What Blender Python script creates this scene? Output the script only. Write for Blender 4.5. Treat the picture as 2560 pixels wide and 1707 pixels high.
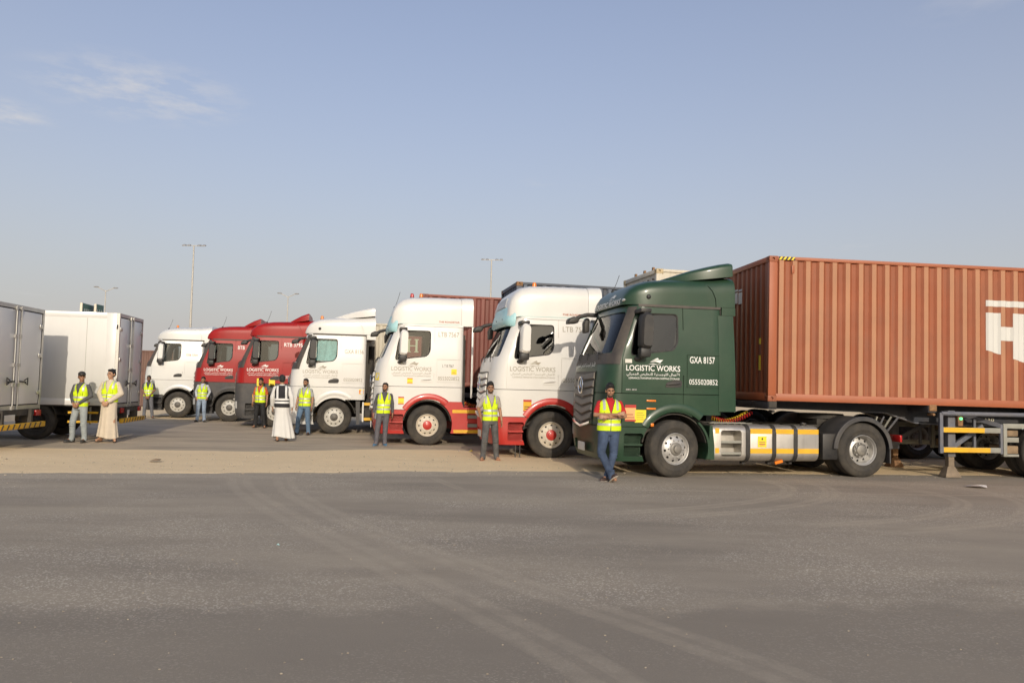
import bpy, bmesh, math, random
import numpy as np
from mathutils import Vector, Matrix
from mathutils.bvhtree import BVHTree
R = math.radians
random.seed(7); np.random.seed(7)
scene = bpy.context.scene
for o in list(bpy.data.objects): bpy.data.objects.remove(o)
COL = scene.collection

# ------------------------------------------------------------------ camera
FPX, EYE = 1960.0, 1.68
PITCH, ROLL = R(3.168), R(1.289)
cam_d = bpy.data.cameras.new('camera'); cam = bpy.data.objects.new('camera', cam_d); COL.objects.link(cam)
cam_d.sensor_width = 36.0; cam_d.lens = FPX / 2560 * 36.0; cam_d.clip_start = 0.05; cam_d.clip_end = 6000
cam.matrix_world = Matrix.Translation((0, 0, EYE)) @ Matrix.Rotation(R(90) + PITCH, 4, 'X') @ Matrix.Rotation(ROLL, 4, 'Z')
scene.camera = cam

# ------------------------------------------------------------------ sky and sun
HAZE = (2.72, 2.55, 2.47)
SUN_EL, SUN_AZ = R(20.0), R(9.5)          # sun behind the camera, a little to the right
sun_dir = Vector((math.sin(SUN_AZ) * math.cos(SUN_EL), -math.cos(SUN_AZ) * math.cos(SUN_EL), math.sin(SUN_EL)))
sd = bpy.data.lights.new('sun', 'SUN'); sun = bpy.data.objects.new('sun', sd); COL.objects.link(sun)
sd.energy = 2.0; sd.angle = R(0.6); sd.color = (1.0, 0.89, 0.745)
sun.rotation_euler = (-sun_dir).to_track_quat('-Z', 'Y').to_euler(); sun.location = sun_dir * 60
world = bpy.data.worlds.new('World'); scene.world = world; world.use_nodes = True
wn, wl = world.node_tree.nodes, world.node_tree.links
wn.clear()
wout = wn.new('ShaderNodeOutputWorld'); bg = wn.new('ShaderNodeBackground'); sky = wn.new('ShaderNodeTexSky')
sky.sky_type = 'NISHITA'; sky.sun_disc = False; sky.sun_elevation = SUN_EL
sky.sun_rotation = math.atan2(sun_dir.x, sun_dir.y); sky.altitude = 20
sky.air_density = 1.0; sky.dust_density = 3.2; sky.ozone_density = 2.0
hsv = wn.new('ShaderNodeHueSaturation'); hsv.inputs['Hue'].default_value = 0.508; hsv.inputs['Saturation'].default_value = 1.08; hsv.inputs['Value'].default_value = 0.91
wl.new(sky.outputs[0], hsv.inputs['Color'])
# thin cirrus, a property of the whole sky dome; patches come from a broad noise
tc = wn.new('ShaderNodeTexCoord'); sep = wn.new('ShaderNodeSeparateXYZ'); wl.new(tc.outputs['Generated'], sep.inputs[0])
def wmath(op, a, b=None, clamp=False):
    n = wn.new('ShaderNodeMath'); n.operation = op; n.use_clamp = clamp
    for i, v in enumerate((a, b)):
        if v is None: continue
        if isinstance(v, (int, float)): n.inputs[i].default_value = v
        else: wl.new(v, n.inputs[i])
    return n.outputs[0]
zc = wmath('MAXIMUM', sep.outputs[2], 0.06)
px_ = wmath('DIVIDE', sep.outputs[0], zc); py_ = wmath('DIVIDE', sep.outputs[1], zc)
cmb = wn.new('ShaderNodeCombineXYZ'); wl.new(px_, cmb.inputs[0]); wl.new(py_, cmb.inputs[1])
nz = wn.new('ShaderNodeTexNoise'); nz.inputs['Scale'].default_value = 6.5; nz.inputs['Detail'].default_value = 7; nz.inputs['Roughness'].default_value = 0.62
wl.new(cmb.outputs[0], nz.inputs['Vector'])
nb = wn.new('ShaderNodeTexNoise'); nb.inputs['Scale'].default_value = 0.9; nb.inputs['Detail'].default_value = 2
mp = wn.new('ShaderNodeMapping'); mp.inputs['Location'].default_value = (1.35, -0.35, 0.0); wl.new(cmb.outputs[0], mp.inputs[0]); wl.new(mp.outputs[0], nb.inputs['Vector'])
f1 = wmath('MULTIPLY', wmath('SUBTRACT', nz.outputs[0], 0.42), 3.6, True)
def patch_(x, y, r):
    d = wn.new('ShaderNodeVectorMath'); d.operation = 'DISTANCE'; wl.new(cmb.outputs[0], d.inputs[0]); d.inputs[1].default_value = (x, y, 0)
    return wmath('MULTIPLY', wmath('SUBTRACT', 1.0, wmath('DIVIDE', d.outputs['Value'], r)), 1.6, True)
f2 = wmath('MAXIMUM', wmath('MULTIPLY', wmath('SUBTRACT', nb.outputs[0], 0.66), 6.0, True), wmath('MAXIMUM', patch_(-1.34, 2.72, 0.42), patch_(-2.02, 2.95, 0.26)))
fac = wmath('MULTIPLY', wmath('MULTIPLY', f1, f2), 0.62)
# pale dust haze that thickens towards the horizon all round the sky
hz = wmath('MULTIPLY', wmath('POWER', 2.71828, wmath('MULTIPLY', wmath('ABSOLUTE', sep.outputs[2]), -2.35)), 0.99)
hmix = wn.new('ShaderNodeMixRGB'); hmix.inputs[2].default_value = (*HAZE, 1); wl.new(hz, hmix.inputs[0]); wl.new(hsv.outputs[0], hmix.inputs[1])
cmix = wn.new('ShaderNodeMixRGB'); cmix.inputs[2].default_value = (HAZE[0] * 1.22, HAZE[0] * 1.20, HAZE[0] * 1.22, 1)
wl.new(fac, cmix.inputs[0]); wl.new(hmix.outputs[0], cmix.inputs[1])
wl.new(cmix.outputs[0], bg.inputs[0]); bg.inputs[1].default_value = 0.15
wl.new(bg.outputs[0], wout.inputs[0])
vs = scene.view_settings; vs.view_transform = 'Standard'; vs.look = 'None'; vs.gamma = 1.0; vs.exposure = 0.42; vs.use_curve_mapping = False
scene.cycles.max_bounces = 8; scene.cycles.transparent_max_bounces = 16
scene.cycles.caustics_reflective = False; scene.cycles.caustics_refractive = False

# ------------------------------------------------------------------ materials
MATS = {}
def nd(nt, t, **kw):
    n = nt.nodes.new(t)
    for k, v in kw.items():
        if hasattr(n, k): setattr(n, k, v)
        else: n.inputs[k].default_value = v
    return n
def mat(name, col, rough=0.5, metal=0.0, var=0.10, scale=3.0, dust=0.0, bump=0.0, bscale=60.0, coat=0.0, spec=0.5, grime=0.0):
    if name in MATS: return MATS[name]
    m = bpy.data.materials.new(name); m.use_nodes = True; nt = m.node_tree; L = nt.links
    b = nt.nodes['Principled BSDF']; b.inputs['Roughness'].default_value = rough; b.inputs['Metallic'].default_value = metal
    b.inputs['Coat Weight'].default_value = coat; b.inputs['Coat Roughness'].default_value = 0.12; b.inputs['Specular IOR Level'].default_value = spec
    tcn = nd(nt, 'ShaderNodeTexCoord')
    n1 = nd(nt, 'ShaderNodeTexNoise', Scale=scale, Detail=6.0, Roughness=0.6); L.new(tcn.outputs['Object'], n1.inputs['Vector'])
    rp = nd(nt, 'ShaderNodeValToRGB')
    rp.color_ramp.elements[0].position = 0.3; rp.color_ramp.elements[1].position = 0.7
    rp.color_ramp.elements[0].color = (*[max(0, c * (1 - var)) for c in col], 1); rp.color_ramp.elements[1].color = (*[min(1, c * (1 + var)) for c in col], 1)
    L.new(n1.outputs[0], rp.inputs[0]); out = rp.outputs[0]
    if dust > 0:
        n2 = nd(nt, 'ShaderNodeTexNoise', Scale=scale * 0.55, Detail=8.0, Roughness=0.72); L.new(tcn.outputs['Object'], n2.inputs['Vector'])
        mr = nd(nt, 'ShaderNodeMapRange'); mr.inputs['From Min'].default_value = 0.36; mr.inputs['From Max'].default_value = 0.78; mr.inputs['To Max'].default_value = dust
        L.new(n2.outputs[0], mr.inputs[0])
        mx = nd(nt, 'ShaderNodeMixRGB'); mx.inputs[2].default_value = (0.40, 0.33, 0.24, 1); L.new(mr.outputs[0], mx.inputs[0]); L.new(out, mx.inputs[1]); out = mx.outputs[0]
        ad = nd(nt, 'ShaderNodeMath', operation='ADD'); ad.use_clamp = True; ad.inputs[1].default_value = rough; L.new(mr.outputs[0], ad.inputs[0]); L.new(ad.outputs[0], b.inputs['Roughness'])
    if grime > 0:
        mpn = nd(nt, 'ShaderNodeMapping'); mpn.inputs['Scale'].default_value = (9.0, 9.0, 0.7); L.new(tcn.outputs['Object'], mpn.inputs[0])
        n4 = nd(nt, 'ShaderNodeTexNoise', Scale=1.0, Detail=5.0, Roughness=0.65); L.new(mpn.outputs[0], n4.inputs['Vector'])
        mr4 = nd(nt, 'ShaderNodeMapRange'); mr4.inputs['From Min'].default_value = 0.5; mr4.inputs['From Max'].default_value = 0.8; mr4.inputs['To Max'].default_value = grime
        L.new(n4.outputs[0], mr4.inputs[0])
        mx4 = nd(nt, 'ShaderNodeMixRGB'); mx4.inputs[2].default_value = (0.13, 0.10, 0.07, 1); L.new(mr4.outputs[0], mx4.inputs[0]); L.new(out, mx4.inputs[1]); out = mx4.outputs[0]
    L.new(out, b.inputs['Base Color'])
    if bump > 0:
        n3 = nd(nt, 'ShaderNodeTexNoise', Scale=bscale, Detail=4.0); L.new(tcn.outputs['Object'], n3.inputs['Vector'])
        bp = nd(nt, 'ShaderNodeBump', Strength=bump); bp.inputs['Distance'].default_value = 0.02; L.new(n3.outputs[0], bp.inputs['Height']); L.new(bp.outputs[0], b.inputs['Normal'])
    MATS[name] = m; return m
def glassmat(name, tint, refl=0.9, base=0.0):
    if name in MATS: return MATS[name]
    m = bpy.data.materials.new(name); m.use_nodes = True; nt = m.node_tree; L = nt.links; nt.nodes.clear()
    o = nd(nt, 'ShaderNodeOutputMaterial'); t = nd(nt, 'ShaderNodeBsdfTransparent'); t.inputs[0].default_value = (*tint, 1)
    g = nd(nt, 'ShaderNodeBsdfGlossy'); g.inputs[0].default_value = (refl, refl, refl, 1); g.inputs['Roughness'].default_value = 0.02
    fr = nd(nt, 'ShaderNodeFresnel'); fr.inputs[0].default_value = 1.55
    ad = nd(nt, 'ShaderNodeMath', operation='MULTIPLY_ADD'); ad.inputs[1].default_value = 0.9; ad.inputs[2].default_value = base; L.new(fr.outputs[0], ad.inputs[0])
    mx = nd(nt, 'ShaderNodeMixShader'); L.new(ad.outputs[0], mx.inputs[0]); L.new(t.outputs[0], mx.inputs[1]); L.new(g.outputs[0], mx.inputs[2]); L.new(mx.outputs[0], o.inputs[0])
    MATS[name] = m; return m
def emat(name, col, s):
    if name in MATS: return MATS[name]
    m = bpy.data.materials.new(name); m.use_nodes = True; b = m.node_tree.nodes['Principled BSDF']
    b.inputs['Base Color'].default_value = (*col, 1); b.inputs['Emission Color'].default_value = (*col, 1); b.inputs['Emission Strength'].default_value = s
    MATS[name] = m; return m

M_green = mat('green_paint', (0.014, 0.047, 0.024), 0.34, 0, 0.12, 2.0, 0.05, coat=0.15, spec=0.4)
M_white = mat('white_paint', (0.67, 0.66, 0.63), 0.3, 0, 0.03, 2.0, 0.12, coat=0.3)
M_silver = mat('pale_silver_paint', (0.66, 0.66, 0.635), 0.3, 0.15, 0.03, 2.0, 0.10, coat=0.4)
M_red = mat('red_paint', (0.31, 0.011, 0.010), 0.40, 0, 0.08, 2.0, 0.0, coat=0.08, spec=0.3)
M_redtrim = mat('red_trim_paint', (0.46, 0.022, 0.018), 0.35, 0, 0.08, 2.0, 0.10, coat=0.3)
M_grey = mat('dark_grey_plastic', (0.045, 0.045, 0.048), 0.55, 0, 0.15, 4.0, 0.18)
M_black = mat('black_plastic', (0.016, 0.016, 0.017), 0.5, 0, 0.15, 5.0, 0.12)
M_trim = mat('dusty_black_trim', (0.05, 0.043, 0.038), 0.55, 0, 0.1, 5.0, 0.20)
M_grille = mat('grille_grey', (0.115, 0.105, 0.096), 0.45, 0, 0.1, 4.0, 0.25)
M_rubber = mat('tyre_rubber', (0.021, 0.020, 0.019), 0.8, 0, 0.2, 4.0, 0.20, bump=0.15, bscale=40)
M_steel = mat('rim_steel', (0.50, 0.49, 0.47), 0.38, 0.55, 0.12, 8.0, 0.22)
M_cream = mat('cream_rim', (0.62, 0.56, 0.46), 0.5, 0.1, 0.12, 9.0, 0.30)
M_hub = mat('hub_metal', (0.22, 0.21, 0.19), 0.5, 0.5, 0.2, 9.0, 0.25)
M_chrome = mat('chrome', (0.75, 0.75, 0.75), 0.12, 1.0, 0.03, 3.0, 0.05)
M_alu = mat('aluminium_tank', (0.60, 0.57, 0.52), 0.38, 0.8, 0.10, 3.0, 0.28, grime=0.25)
M_chas = mat('chassis_black', (0.02, 0.019, 0.018), 0.7, 0, 0.3, 4.0, 0.20)
M_trailer = mat('trailer_blue_grey', (0.105, 0.115, 0.145), 0.6, 0, 0.2, 4.0, 0.28)
M_trdark = mat('trailer_dark_blue', (0.020, 0.024, 0.036), 0.6, 0, 0.2, 4.0, 0.16)
M_galv = mat('galvanised_grey', (0.27, 0.27, 0.235), 0.6, 0.1, 0.15, 5.0, 0.25)
M_yel = mat('yellow_reflective', (0.72, 0.40, 0.01), 0.45, 0, 0.10, 6.0, 0.10)
M_yelp = mat('yellow_placard', (0.86, 0.66, 0.02), 0.5, 0, 0.05, 8.0, 0.05)
M_orange = mat('orange_lens', (0.75, 0.20, 0.015), 0.25, 0, 0.05, 8.0, 0.05)
M_redlens = mat('red_lens', (0.42, 0.01, 0.01), 0.25, 0, 0.05, 8.0, 0.05)
M_lamp = mat('lamp_glass', (0.62, 0.63, 0.62), 0.12, 0.3, 0.05, 8.0, 0.1)
M_lblue = mat('pale_blue_visor', (0.36, 0.62, 0.66), 0.35, 0, 0.05, 3.0, 0.12)
M_bluecurt = mat('pale_blue_curtain', (0.34, 0.66, 0.70), 0.85, 0, 0.25, 5.0)
M_seat = mat('seat_fabric', (0.05, 0.05, 0.055), 0.85, 0, 0.2, 8.0)
M_dash = mat('dashboard', (0.07, 0.065, 0.06), 0.6, 0, 0.2, 8.0)
M_lining = mat('cab_lining', (0.34, 0.32, 0.29), 0.85, 0, 0.1, 4.0)
M_white_t = mat('white_lettering', (0.80, 0.80, 0.76), 0.5, 0, 0.02, 4.0, 0.04)
M_grey_t = mat('grey_lettering', (0.30, 0.27, 0.21), 0.5, 0, 0.05, 4.0, 0.10)
M_red_t = mat('brown_red_lettering', (0.42, 0.13, 0.07), 0.5, 0, 0.05, 4.0, 0.05)
M_black_t = mat('black_lettering', (0.02, 0.02, 0.02), 0.5, 0, 0.05, 4.0)
M_plate = mat('number_plate_white', (0.66, 0.64, 0.58), 0.45, 0, 0.06, 9.0, 0.15)
M_red_c = mat('red_container_paint', (0.285, 0.074, 0.025), 0.55, 0, 0.12, 1.3, 0.14, bump=0.25, bscale=2.2, grime=0.28)
M_redf = mat('faded_red_container_paint', (0.41, 0.19, 0.098), 0.6, 0, 0.08, 1.3, 0.12, grime=0.12)
M_rail_c = mat('orange_red_rail_paint', (0.35, 0.093, 0.033), 0.5, 0, 0.08, 1.5, 0.08)
M_blue_c = mat('dark_blue_container_paint', (0.045, 0.065, 0.10), 0.55, 0, 0.2, 1.5, 0.22, grime=0.3)
M_bluef = mat('faded_blue_container_paint', (0.10, 0.13, 0.18), 0.6, 0, 0.2, 1.5, 0.25, grime=0.3)
M_mar_c = mat('maroon_container_paint', (0.185, 0.050, 0.038), 0.55, 0, 0.1, 1.5, 0.12, grime=0.25)
M_marf = mat('faded_maroon_container_paint', (0.23, 0.080, 0.062), 0.6, 0, 0.1, 1.5, 0.12, grime=0.2)
M_wh_c = mat('cream_container_paint', (0.62, 0.57, 0.46), 0.55, 0, 0.06, 1.5, 0.18, grime=0.3)
M_rust = mat('rusty_corner_steel', (0.24, 0.13, 0.06), 0.8, 0.1, 0.4, 14.0)
M_wood = mat('weathered_wood', (0.23, 0.16, 0.095), 0.85, 0, 0.35, 6.0, bump=0.3)
M_box = mat('box_body_white', (0.58, 0.572, 0.545), 0.45, 0, 0.03, 1.0, 0.10, grime=0.06)
M_boxdoor = mat('box_door_grey_white', (0.70, 0.68, 0.65), 0.3, 0, 0.04, 1.0, 0.08)
M_alutrim = mat('aluminium_trim', (0.52, 0.51, 0.48), 0.35, 0.7, 0.08, 4.0, 0.15)
M_gasket = mat('door_gasket', (0.03, 0.03, 0.03), 0.8, 0, 0.1, 5.0)
M_skin1 = mat('skin_brown', (0.34, 0.175, 0.10), 0.5, 0, 0.08, 12.0)
M_skin2 = mat('skin_dark', (0.20, 0.10, 0.06), 0.5, 0, 0.08, 12.0)
M_skin3 = mat('skin_tan', (0.44, 0.25, 0.155), 0.5, 0, 0.08, 12.0)
M_hair = mat('black_hair', (0.010, 0.009, 0.008), 0.6, 0, 0.4, 60.0, bump=0.6, bscale=140)
M_vest = mat('fluorescent_vest', (0.62, 0.80, 0.005), 0.75, 0, 0.06, 9.0, bump=0.15, bscale=25)
M_band = mat('silver_band', (0.48, 0.48, 0.46), 0.4, 0.2, 0.05, 9.0)
M_eye = mat('eye_dark', (0.012, 0.01, 0.009), 0.3, 0, 0.05, 9.0)
G_side = glassmat('tinted_side_glass', (0.42, 0.46, 0.44))
G_dark = glassmat('dark_side_glass', (0.10, 0.11, 0.11), base=0.035)
G_front = glassmat('windscreen_glass', (0.62, 0.68, 0.66))

# ------------------------------------------------------------------ mesh helpers
class MB:
    def __init__(s): s.v = []; s.f = []; s.m = []; s.cur = 0
    def add(s, vs, fs):
        o = len(s.v); s.v += [tuple(p) for p in vs]; s.f += [tuple(i + o for i in f) for f in fs]; s.m += [s.cur] * len(fs)
        return s
    def box(s, x0, x1, y0, y1, z0, z1):
        v = [(x, y, z) for z in (z0, z1) for y in (y0, y1) for x in (x0, x1)]
        return s.add(v, [(0, 2, 3, 1), (4, 5, 7, 6), (0, 1, 5, 4), (2, 6, 7, 3), (0, 4, 6, 2), (1, 3, 7, 5)])
    def bar(s, a, b, w, h, up=(0, 0, 1)):
        a, b = Vector(a), Vector(b); d = (b - a).normalized(); u = Vector(up)
        if abs(d.dot(u)) > 0.95: u = Vector((1, 0, 0))
        sd_ = d.cross(u).normalized(); u = sd_.cross(d)
        v = [p + sd_ * (i * w / 2) + u * (j * h / 2) for p in (a, b) for j in (-1, 1) for i in (-1, 1)]
        return s.add(v, [(0, 2, 3, 1), (4, 5, 7, 6), (0, 1, 5, 4), (2, 6, 7, 3), (0, 4, 6, 2), (1, 3, 7, 5)])
    def prism(s, poly, axis, a, b):
        def P(p, t): return {'x': (t, p[0], p[1]), 'y': (p[0], t, p[1]), 'z': (p[0], p[1], t)}[axis]
        n = len(poly); v = [P(p, a) for p in poly] + [P(p, b) for p in poly]
        f = [tuple(range(n))[::-1], tuple(range(n, 2 * n))] + [(i, (i + 1) % n, (i + 1) % n + n, i + n) for i in range(n)]
        return s.add(v, f)
    def loft(s, rings, cap0=True, cap1=True, closed=True):
        n = len(rings[0]); v = [p for r in rings for p in r]; f = []
        for k in range(len(rings) - 1):
            for i in range(n if closed else n - 1):
                j = (i + 1) % n; f.append((k * n + i, k * n + j, (k + 1) * n + j, (k + 1) * n + i))
        if cap0: f.append(tuple(range(n))[::-1])
        if cap1: f.append(tuple(range((len(rings) - 1) * n, len(rings) * n)))
        return s.add(v, f)
    def ring(s, c, d, r, n, ph=0, ref=(0, 0, 1)):
        d = Vector(d).normalized(); u = Vector(ref)
        if abs(d.dot(u)) > 0.95: u = Vector((1, 0, 0))
        a = d.cross(u).normalized(); b = d.cross(a)
        return [Vector(c) + (a * math.cos(2 * math.pi * i / n + ph) + b * math.sin(2 * math.pi * i / n + ph)) * r for i in range(n)]
    def cyl(s, p0, p1, r0, r1=None, n=16):
        r1 = r0 if r1 is None else r1; d = Vector(p1) - Vector(p0)
        return s.loft([s.ring(p0, d, r0, n), s.ring(p1, d, r1, n)])
    def tube(s, path, r, n=8, closed=False):
        P = [Vector(p) for p in path]; rings = []; ref = None
        rr = r if isinstance(r, (list, tuple)) else [r] * len(P)
        a = None
        for i, p in enumerate(P):
            d = (P[min(i + 1, len(P) - 1)] - P[max(i - 1, 0)]).normalized()
            if a is None:
                u = Vector((0, 0, 1)) if abs(d.z) < 0.9 else Vector((1, 0, 0)); a = d.cross(u).normalized()
            else: a = (a - d * a.dot(d)).normalized()
            b = d.cross(a); rings.append([p + (a * math.cos(2 * math.pi * k / n) + b * math.sin(2 * math.pi * k / n)) * rr[i] for k in range(n)])
        return s.loft(rings)
    def lathe(s, prof, n=48, c=(0, 0, 0), sgn=1, a0=0, a1=360):
        # profile (r, y) turned about the y axis through c
        full = abs(a1 - a0) >= 360; m = n if full else n + 1; rings = []
        for k in range(m):
            t = R(a0 + (a1 - a0) * k / n); rings.append([(c[0] + r * math.cos(t), c[1] + sgn * y, c[2] + r * math.sin(t)) for r, y in prof])
        q = len(prof); v = [p for r in rings for p in r]; f = []
        for k in range(n):
            k2 = (k + 1) % m
            for i in range(q - 1): f.append((k * q + i, k * q + i + 1, k2 * q + i + 1, k2 * q + i))
        return s.add(v, f)
    def ell(s, c, r, n=16, m=10, rot=None):
        v = []; f = []
        for i in range(m + 1):
            t = math.pi * i / m
            for k in range(n):
                p = 2 * math.pi * k / n; q = Vector((r[0] * math.sin(t) * math.cos(p), r[1] * math.sin(t) * math.sin(p), r[2] * math.cos(t)))
                if rot is not None: q = rot @ q
                v.append(Vector(c) + q)
        for i in range(m):
            for k in range(n): f.append((i * n + k, (i + 1) * n + k, (i + 1) * n + (k + 1) % n, i * n + (k + 1) % n))
        return s.add(v, f)
    def cap(s, a, b, ra, rb, n=12):
        # tapered capsule
        a, b = Vector(a), Vector(b); d = b - a
        if d.length < 1e-5: return s.ell(a, (ra, ra, ra), n, 8)
        s.cyl(a, b, ra, rb, n); s.ell(a, (ra, ra, ra), n, 8); s.ell(b, (rb, rb, rb), n, 8); return s
    def mesh(s, name='m', bevel=0.0, seg=2, clean=True):
        me = bpy.data.meshes.new(name); me.from_pydata([tuple(p) for p in s.v], [], s.f); 
        if any(s.m): me.polygons.foreach_set('material_index', s.m)
        bm = bmesh.new(); bm.from_mesh(me)
        if clean:
            bmesh.ops.remove_doubles(bm, verts=bm.verts, dist=1e-5); bmesh.ops.recalc_face_normals(bm, faces=bm.faces)
        if bevel > 0:
            ed = [e for e in bm.edges if len(e.link_faces) == 2 and e.calc_face_angle(0) > R(40)]
            bmesh.ops.bevel(bm, geom=ed, offset=bevel, segments=seg, affect='EDGES', profile=0.5, clamp_overlap=True)
        bm.to_mesh(me); bm.free(); return me
    def build(s, name, material, parent=None, bevel=0.0, smooth=35, seg=2, clean=True):
        return link(name, s.mesh(name, bevel, seg, clean), material, parent, smooth)
def shade(me, ang):
    if ang is None: return
    bm = bmesh.new(); bm.from_mesh(me)
    for f in bm.faces: f.smooth = True
    for e in bm.edges:
        e.smooth = not (len(e.link_faces) == 2 and e.calc_face_angle(0) > R(ang))
    bm.to_mesh(me); bm.free()
def link(name, me, material, parent=None, smooth=35):
    shade(me, smooth)
    if len(me.materials): me.materials.clear()
    for mm in (material if isinstance(material, (list, tuple)) else [material]): me.materials.append(mm)
    o = bpy.data.objects.new(name, me); COL.objects.link(o)
    if parent is not None: o.parent = parent
    return o
def tag(o, label=None, cat=None, group=None, kind=None):
    if label: o['label'] = label
    if cat: o['category'] = cat
    if group: o['group'] = group
    if kind: o['kind'] = kind
    return o
def thing(name, label, cat, loc=(0, 0, 0), rz=0.0, group=None):
    o = bpy.data.objects.new(name, None); COL.objects.link(o); o.location = loc; o.rotation_euler = (0, 0, rz); o.empty_display_size = 0.3
    return tag(o, label, cat, group)
def boolean(me, cutters, op='DIFFERENCE'):
    o = bpy.data.objects.new('tmp', me); COL.objects.link(o); tmp = [o]
    for c in cutters:
        co = bpy.data.objects.new('tmpc', c); COL.objects.link(co); tmp.append(co)
        md = o.modifiers.new('b', 'BOOLEAN'); md.operation = op; md.solver = 'EXACT'; md.object = co
    dg = bpy.context.evaluated_depsgraph_get(); dg.update()
    r = bpy.data.meshes.new_from_object(o.evaluated_get(dg))
    for t in tmp: bpy.data.objects.remove(t)
    return r
def remesh(mb, voxel, smooth=3, dec=None):
    me = mb.mesh('tmp', clean=False); o = bpy.data.objects.new('tmp', me); COL.objects.link(o)
    md = o.modifiers.new('r', 'REMESH'); md.mode = 'VOXEL'; md.voxel_size = voxel; md.adaptivity = 0
    if smooth:
        ms = o.modifiers.new('s', 'SMOOTH'); ms.factor = 0.5; ms.iterations = smooth
    if dec:
        mdd = o.modifiers.new('d', 'DECIMATE'); mdd.ratio = dec
    dg = bpy.context.evaluated_depsgraph_get(); dg.update()
    r = bpy.data.meshes.new_from_object(o.evaluated_get(dg)); bpy.data.objects.remove(o); return r
def interp(tab, x):
    return float(np.interp(x, [t[0] for t in tab], [t[1] for t in tab]))
def rrect(a0, a1, b0, b1, r, n=5):
    out = []
    for (cx, cy, s0) in ((a1 - r, b1 - r, 0), (a0 + r, b1 - r, 90), (a0 + r, b0 + r, 180), (a1 - r, b0 + r, 270)):
        for k in range(n + 1):
            t = R(s0 + 90 * k / n); out.append((cx + r * math.cos(t), cy + r * math.sin(t)))
    return out
def roundpoly(pts, rad, n=4):
    out = []; m = len(pts)
    for i in range(m):
        p, a, b = Vector(pts[i]), Vector(pts[i - 1]), Vector(pts[(i + 1) % m]); r = rad[i] if isinstance(rad, (list, tuple)) else rad
        u = (a - p); v = (b - p); r = min(r, u.length * 0.45, v.length * 0.45); s0 = p + u.normalized() * r; s1 = p + v.normalized() * r
        for k in range(n + 1):
            t = k / n; out.append(tuple((s0 * (1 - t) ** 2 + p * 2 * t * (1 - t) + s1 * t ** 2)))
    return out

# lettering ---------------------------------------------------------
AR = {'ا': (0xFE8D, 2), 'أ': (0xFE83, 2), 'ل': (0xFEDD, 4), 'ع': (0xFEC9, 4), 'م': (0xFEE1, 4), 'و': (0xFEED, 2), 'ج': (0xFE9D, 4),
      'س': (0xFEB1, 4), 'ت': (0xFE95, 4), 'ي': (0xFEF1, 4), 'ة': (0xFE93, 2), 'خ': (0xFEA5, 4), 'ص': (0xFEB9, 4), 'ر': (0xFEAD, 2), 'ك': (0xFED9, 4), '\u0001': (0xFEF7, 2)}
def arabic(s):
    s = s.replace('لأ', '\u0001'); out = ''
    for i, ch in enumerate(s):
        if ch not in AR: out += ch; continue
        base, forms = AR[ch]
        pj = i > 0 and s[i - 1] in AR and AR[s[i - 1]][1] == 4
        nj = forms == 4 and i + 1 < len(s) and s[i + 1] in AR
        out += chr(base + (1 if pj and not nj else 2 if nj and not pj else 3 if nj and pj else 0))
    return out[::-1]
ARTXT = arabic('الأعمال اللوجستية للتخليص الجمركي')
TXT = {}
def text2d(s, bold=0.0):
    k = (s, bold)
    if k in TXT: return TXT[k]
    c = bpy.data.curves.new('t', 'FONT'); c.body = s; c.resolution_u = 3; c.offset = bold
    o = bpy.data.objects.new('t', c); COL.objects.link(o); dg = bpy.context.evaluated_depsgraph_get(); dg.update()
    me = bpy.data.meshes.new_from_object(o.evaluated_get(dg)); bpy.data.objects.remove(o)
    v = np.array([q.co[:2] for q in me.vertices]); f = [tuple(p.vertices) for p in me.polygons]
    v -= v.min(0); v /= v.max(0); TXT[k] = (v, f); return TXT[k]
def decal(name, shape, material, parent, org, u, w, up, h, bvh=None, dirv=None, off=0.006, cuts=0, label=None):
    """flat print laid on a surface: shape is text or a (verts, faces) in the unit square; org is its lower left corner"""
    v, f = text2d(*shape) if isinstance(shape, tuple) and isinstance(shape[0], str) else (text2d(shape) if isinstance(shape, str) else shape)
    org, u, up = Vector(org), Vector(u), Vector(up); P = [org + u * (a[0] * w) + up * (a[1] * h) for a in v]
    me = bpy.data.meshes.new(name); me.from_pydata([tuple(p) for p in P], [], f)
    bm = bmesh.new(); bm.from_mesh(me)
    for _ in range(cuts):
        bmesh.ops.subdivide_edges(bm, edges=[e for e in bm.edges if e.calc_length() > 0.05], cuts=1)
    if bvh is not None:
        d = Vector(dirv)
        for q in bm.verts:
            hit = bvh.ray_cast(q.co - d * 0.8, d, 3.0)
            if hit[0] is not None: q.co = hit[0] - d * off
    bm.to_mesh(me); bm.free()
    o = link(name, me, material, parent, None)
    if label: o['label'] = label
    return o
RECT = (np.array([(0, 0), (1, 0), (1, 1), (0, 1)]), [(0, 1, 2, 3)])
SHIP = (np.array([(0.0, 0.08), (0.35, 0.16), (0.62, 0.04), (1.0, 0.14), (0.70, 0.0), (0.35, 0.02),
                  (0.10, 0.34), (0.50, 0.42), (0.78, 0.24), (0.98, 0.74), (0.66, 0.70), (0.42, 0.56),
                  (0.14, 0.42), (0.40, 0.64), (0.70, 0.78), (0.64, 1.0), (0.56, 0.96)]),
        [(0, 5, 1), (1, 5, 4, 2), (2, 4, 3), (6, 7, 11), (7, 8, 10, 11), (8, 9, 10), (12, 13, 16), (13, 14, 15, 16)])

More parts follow.
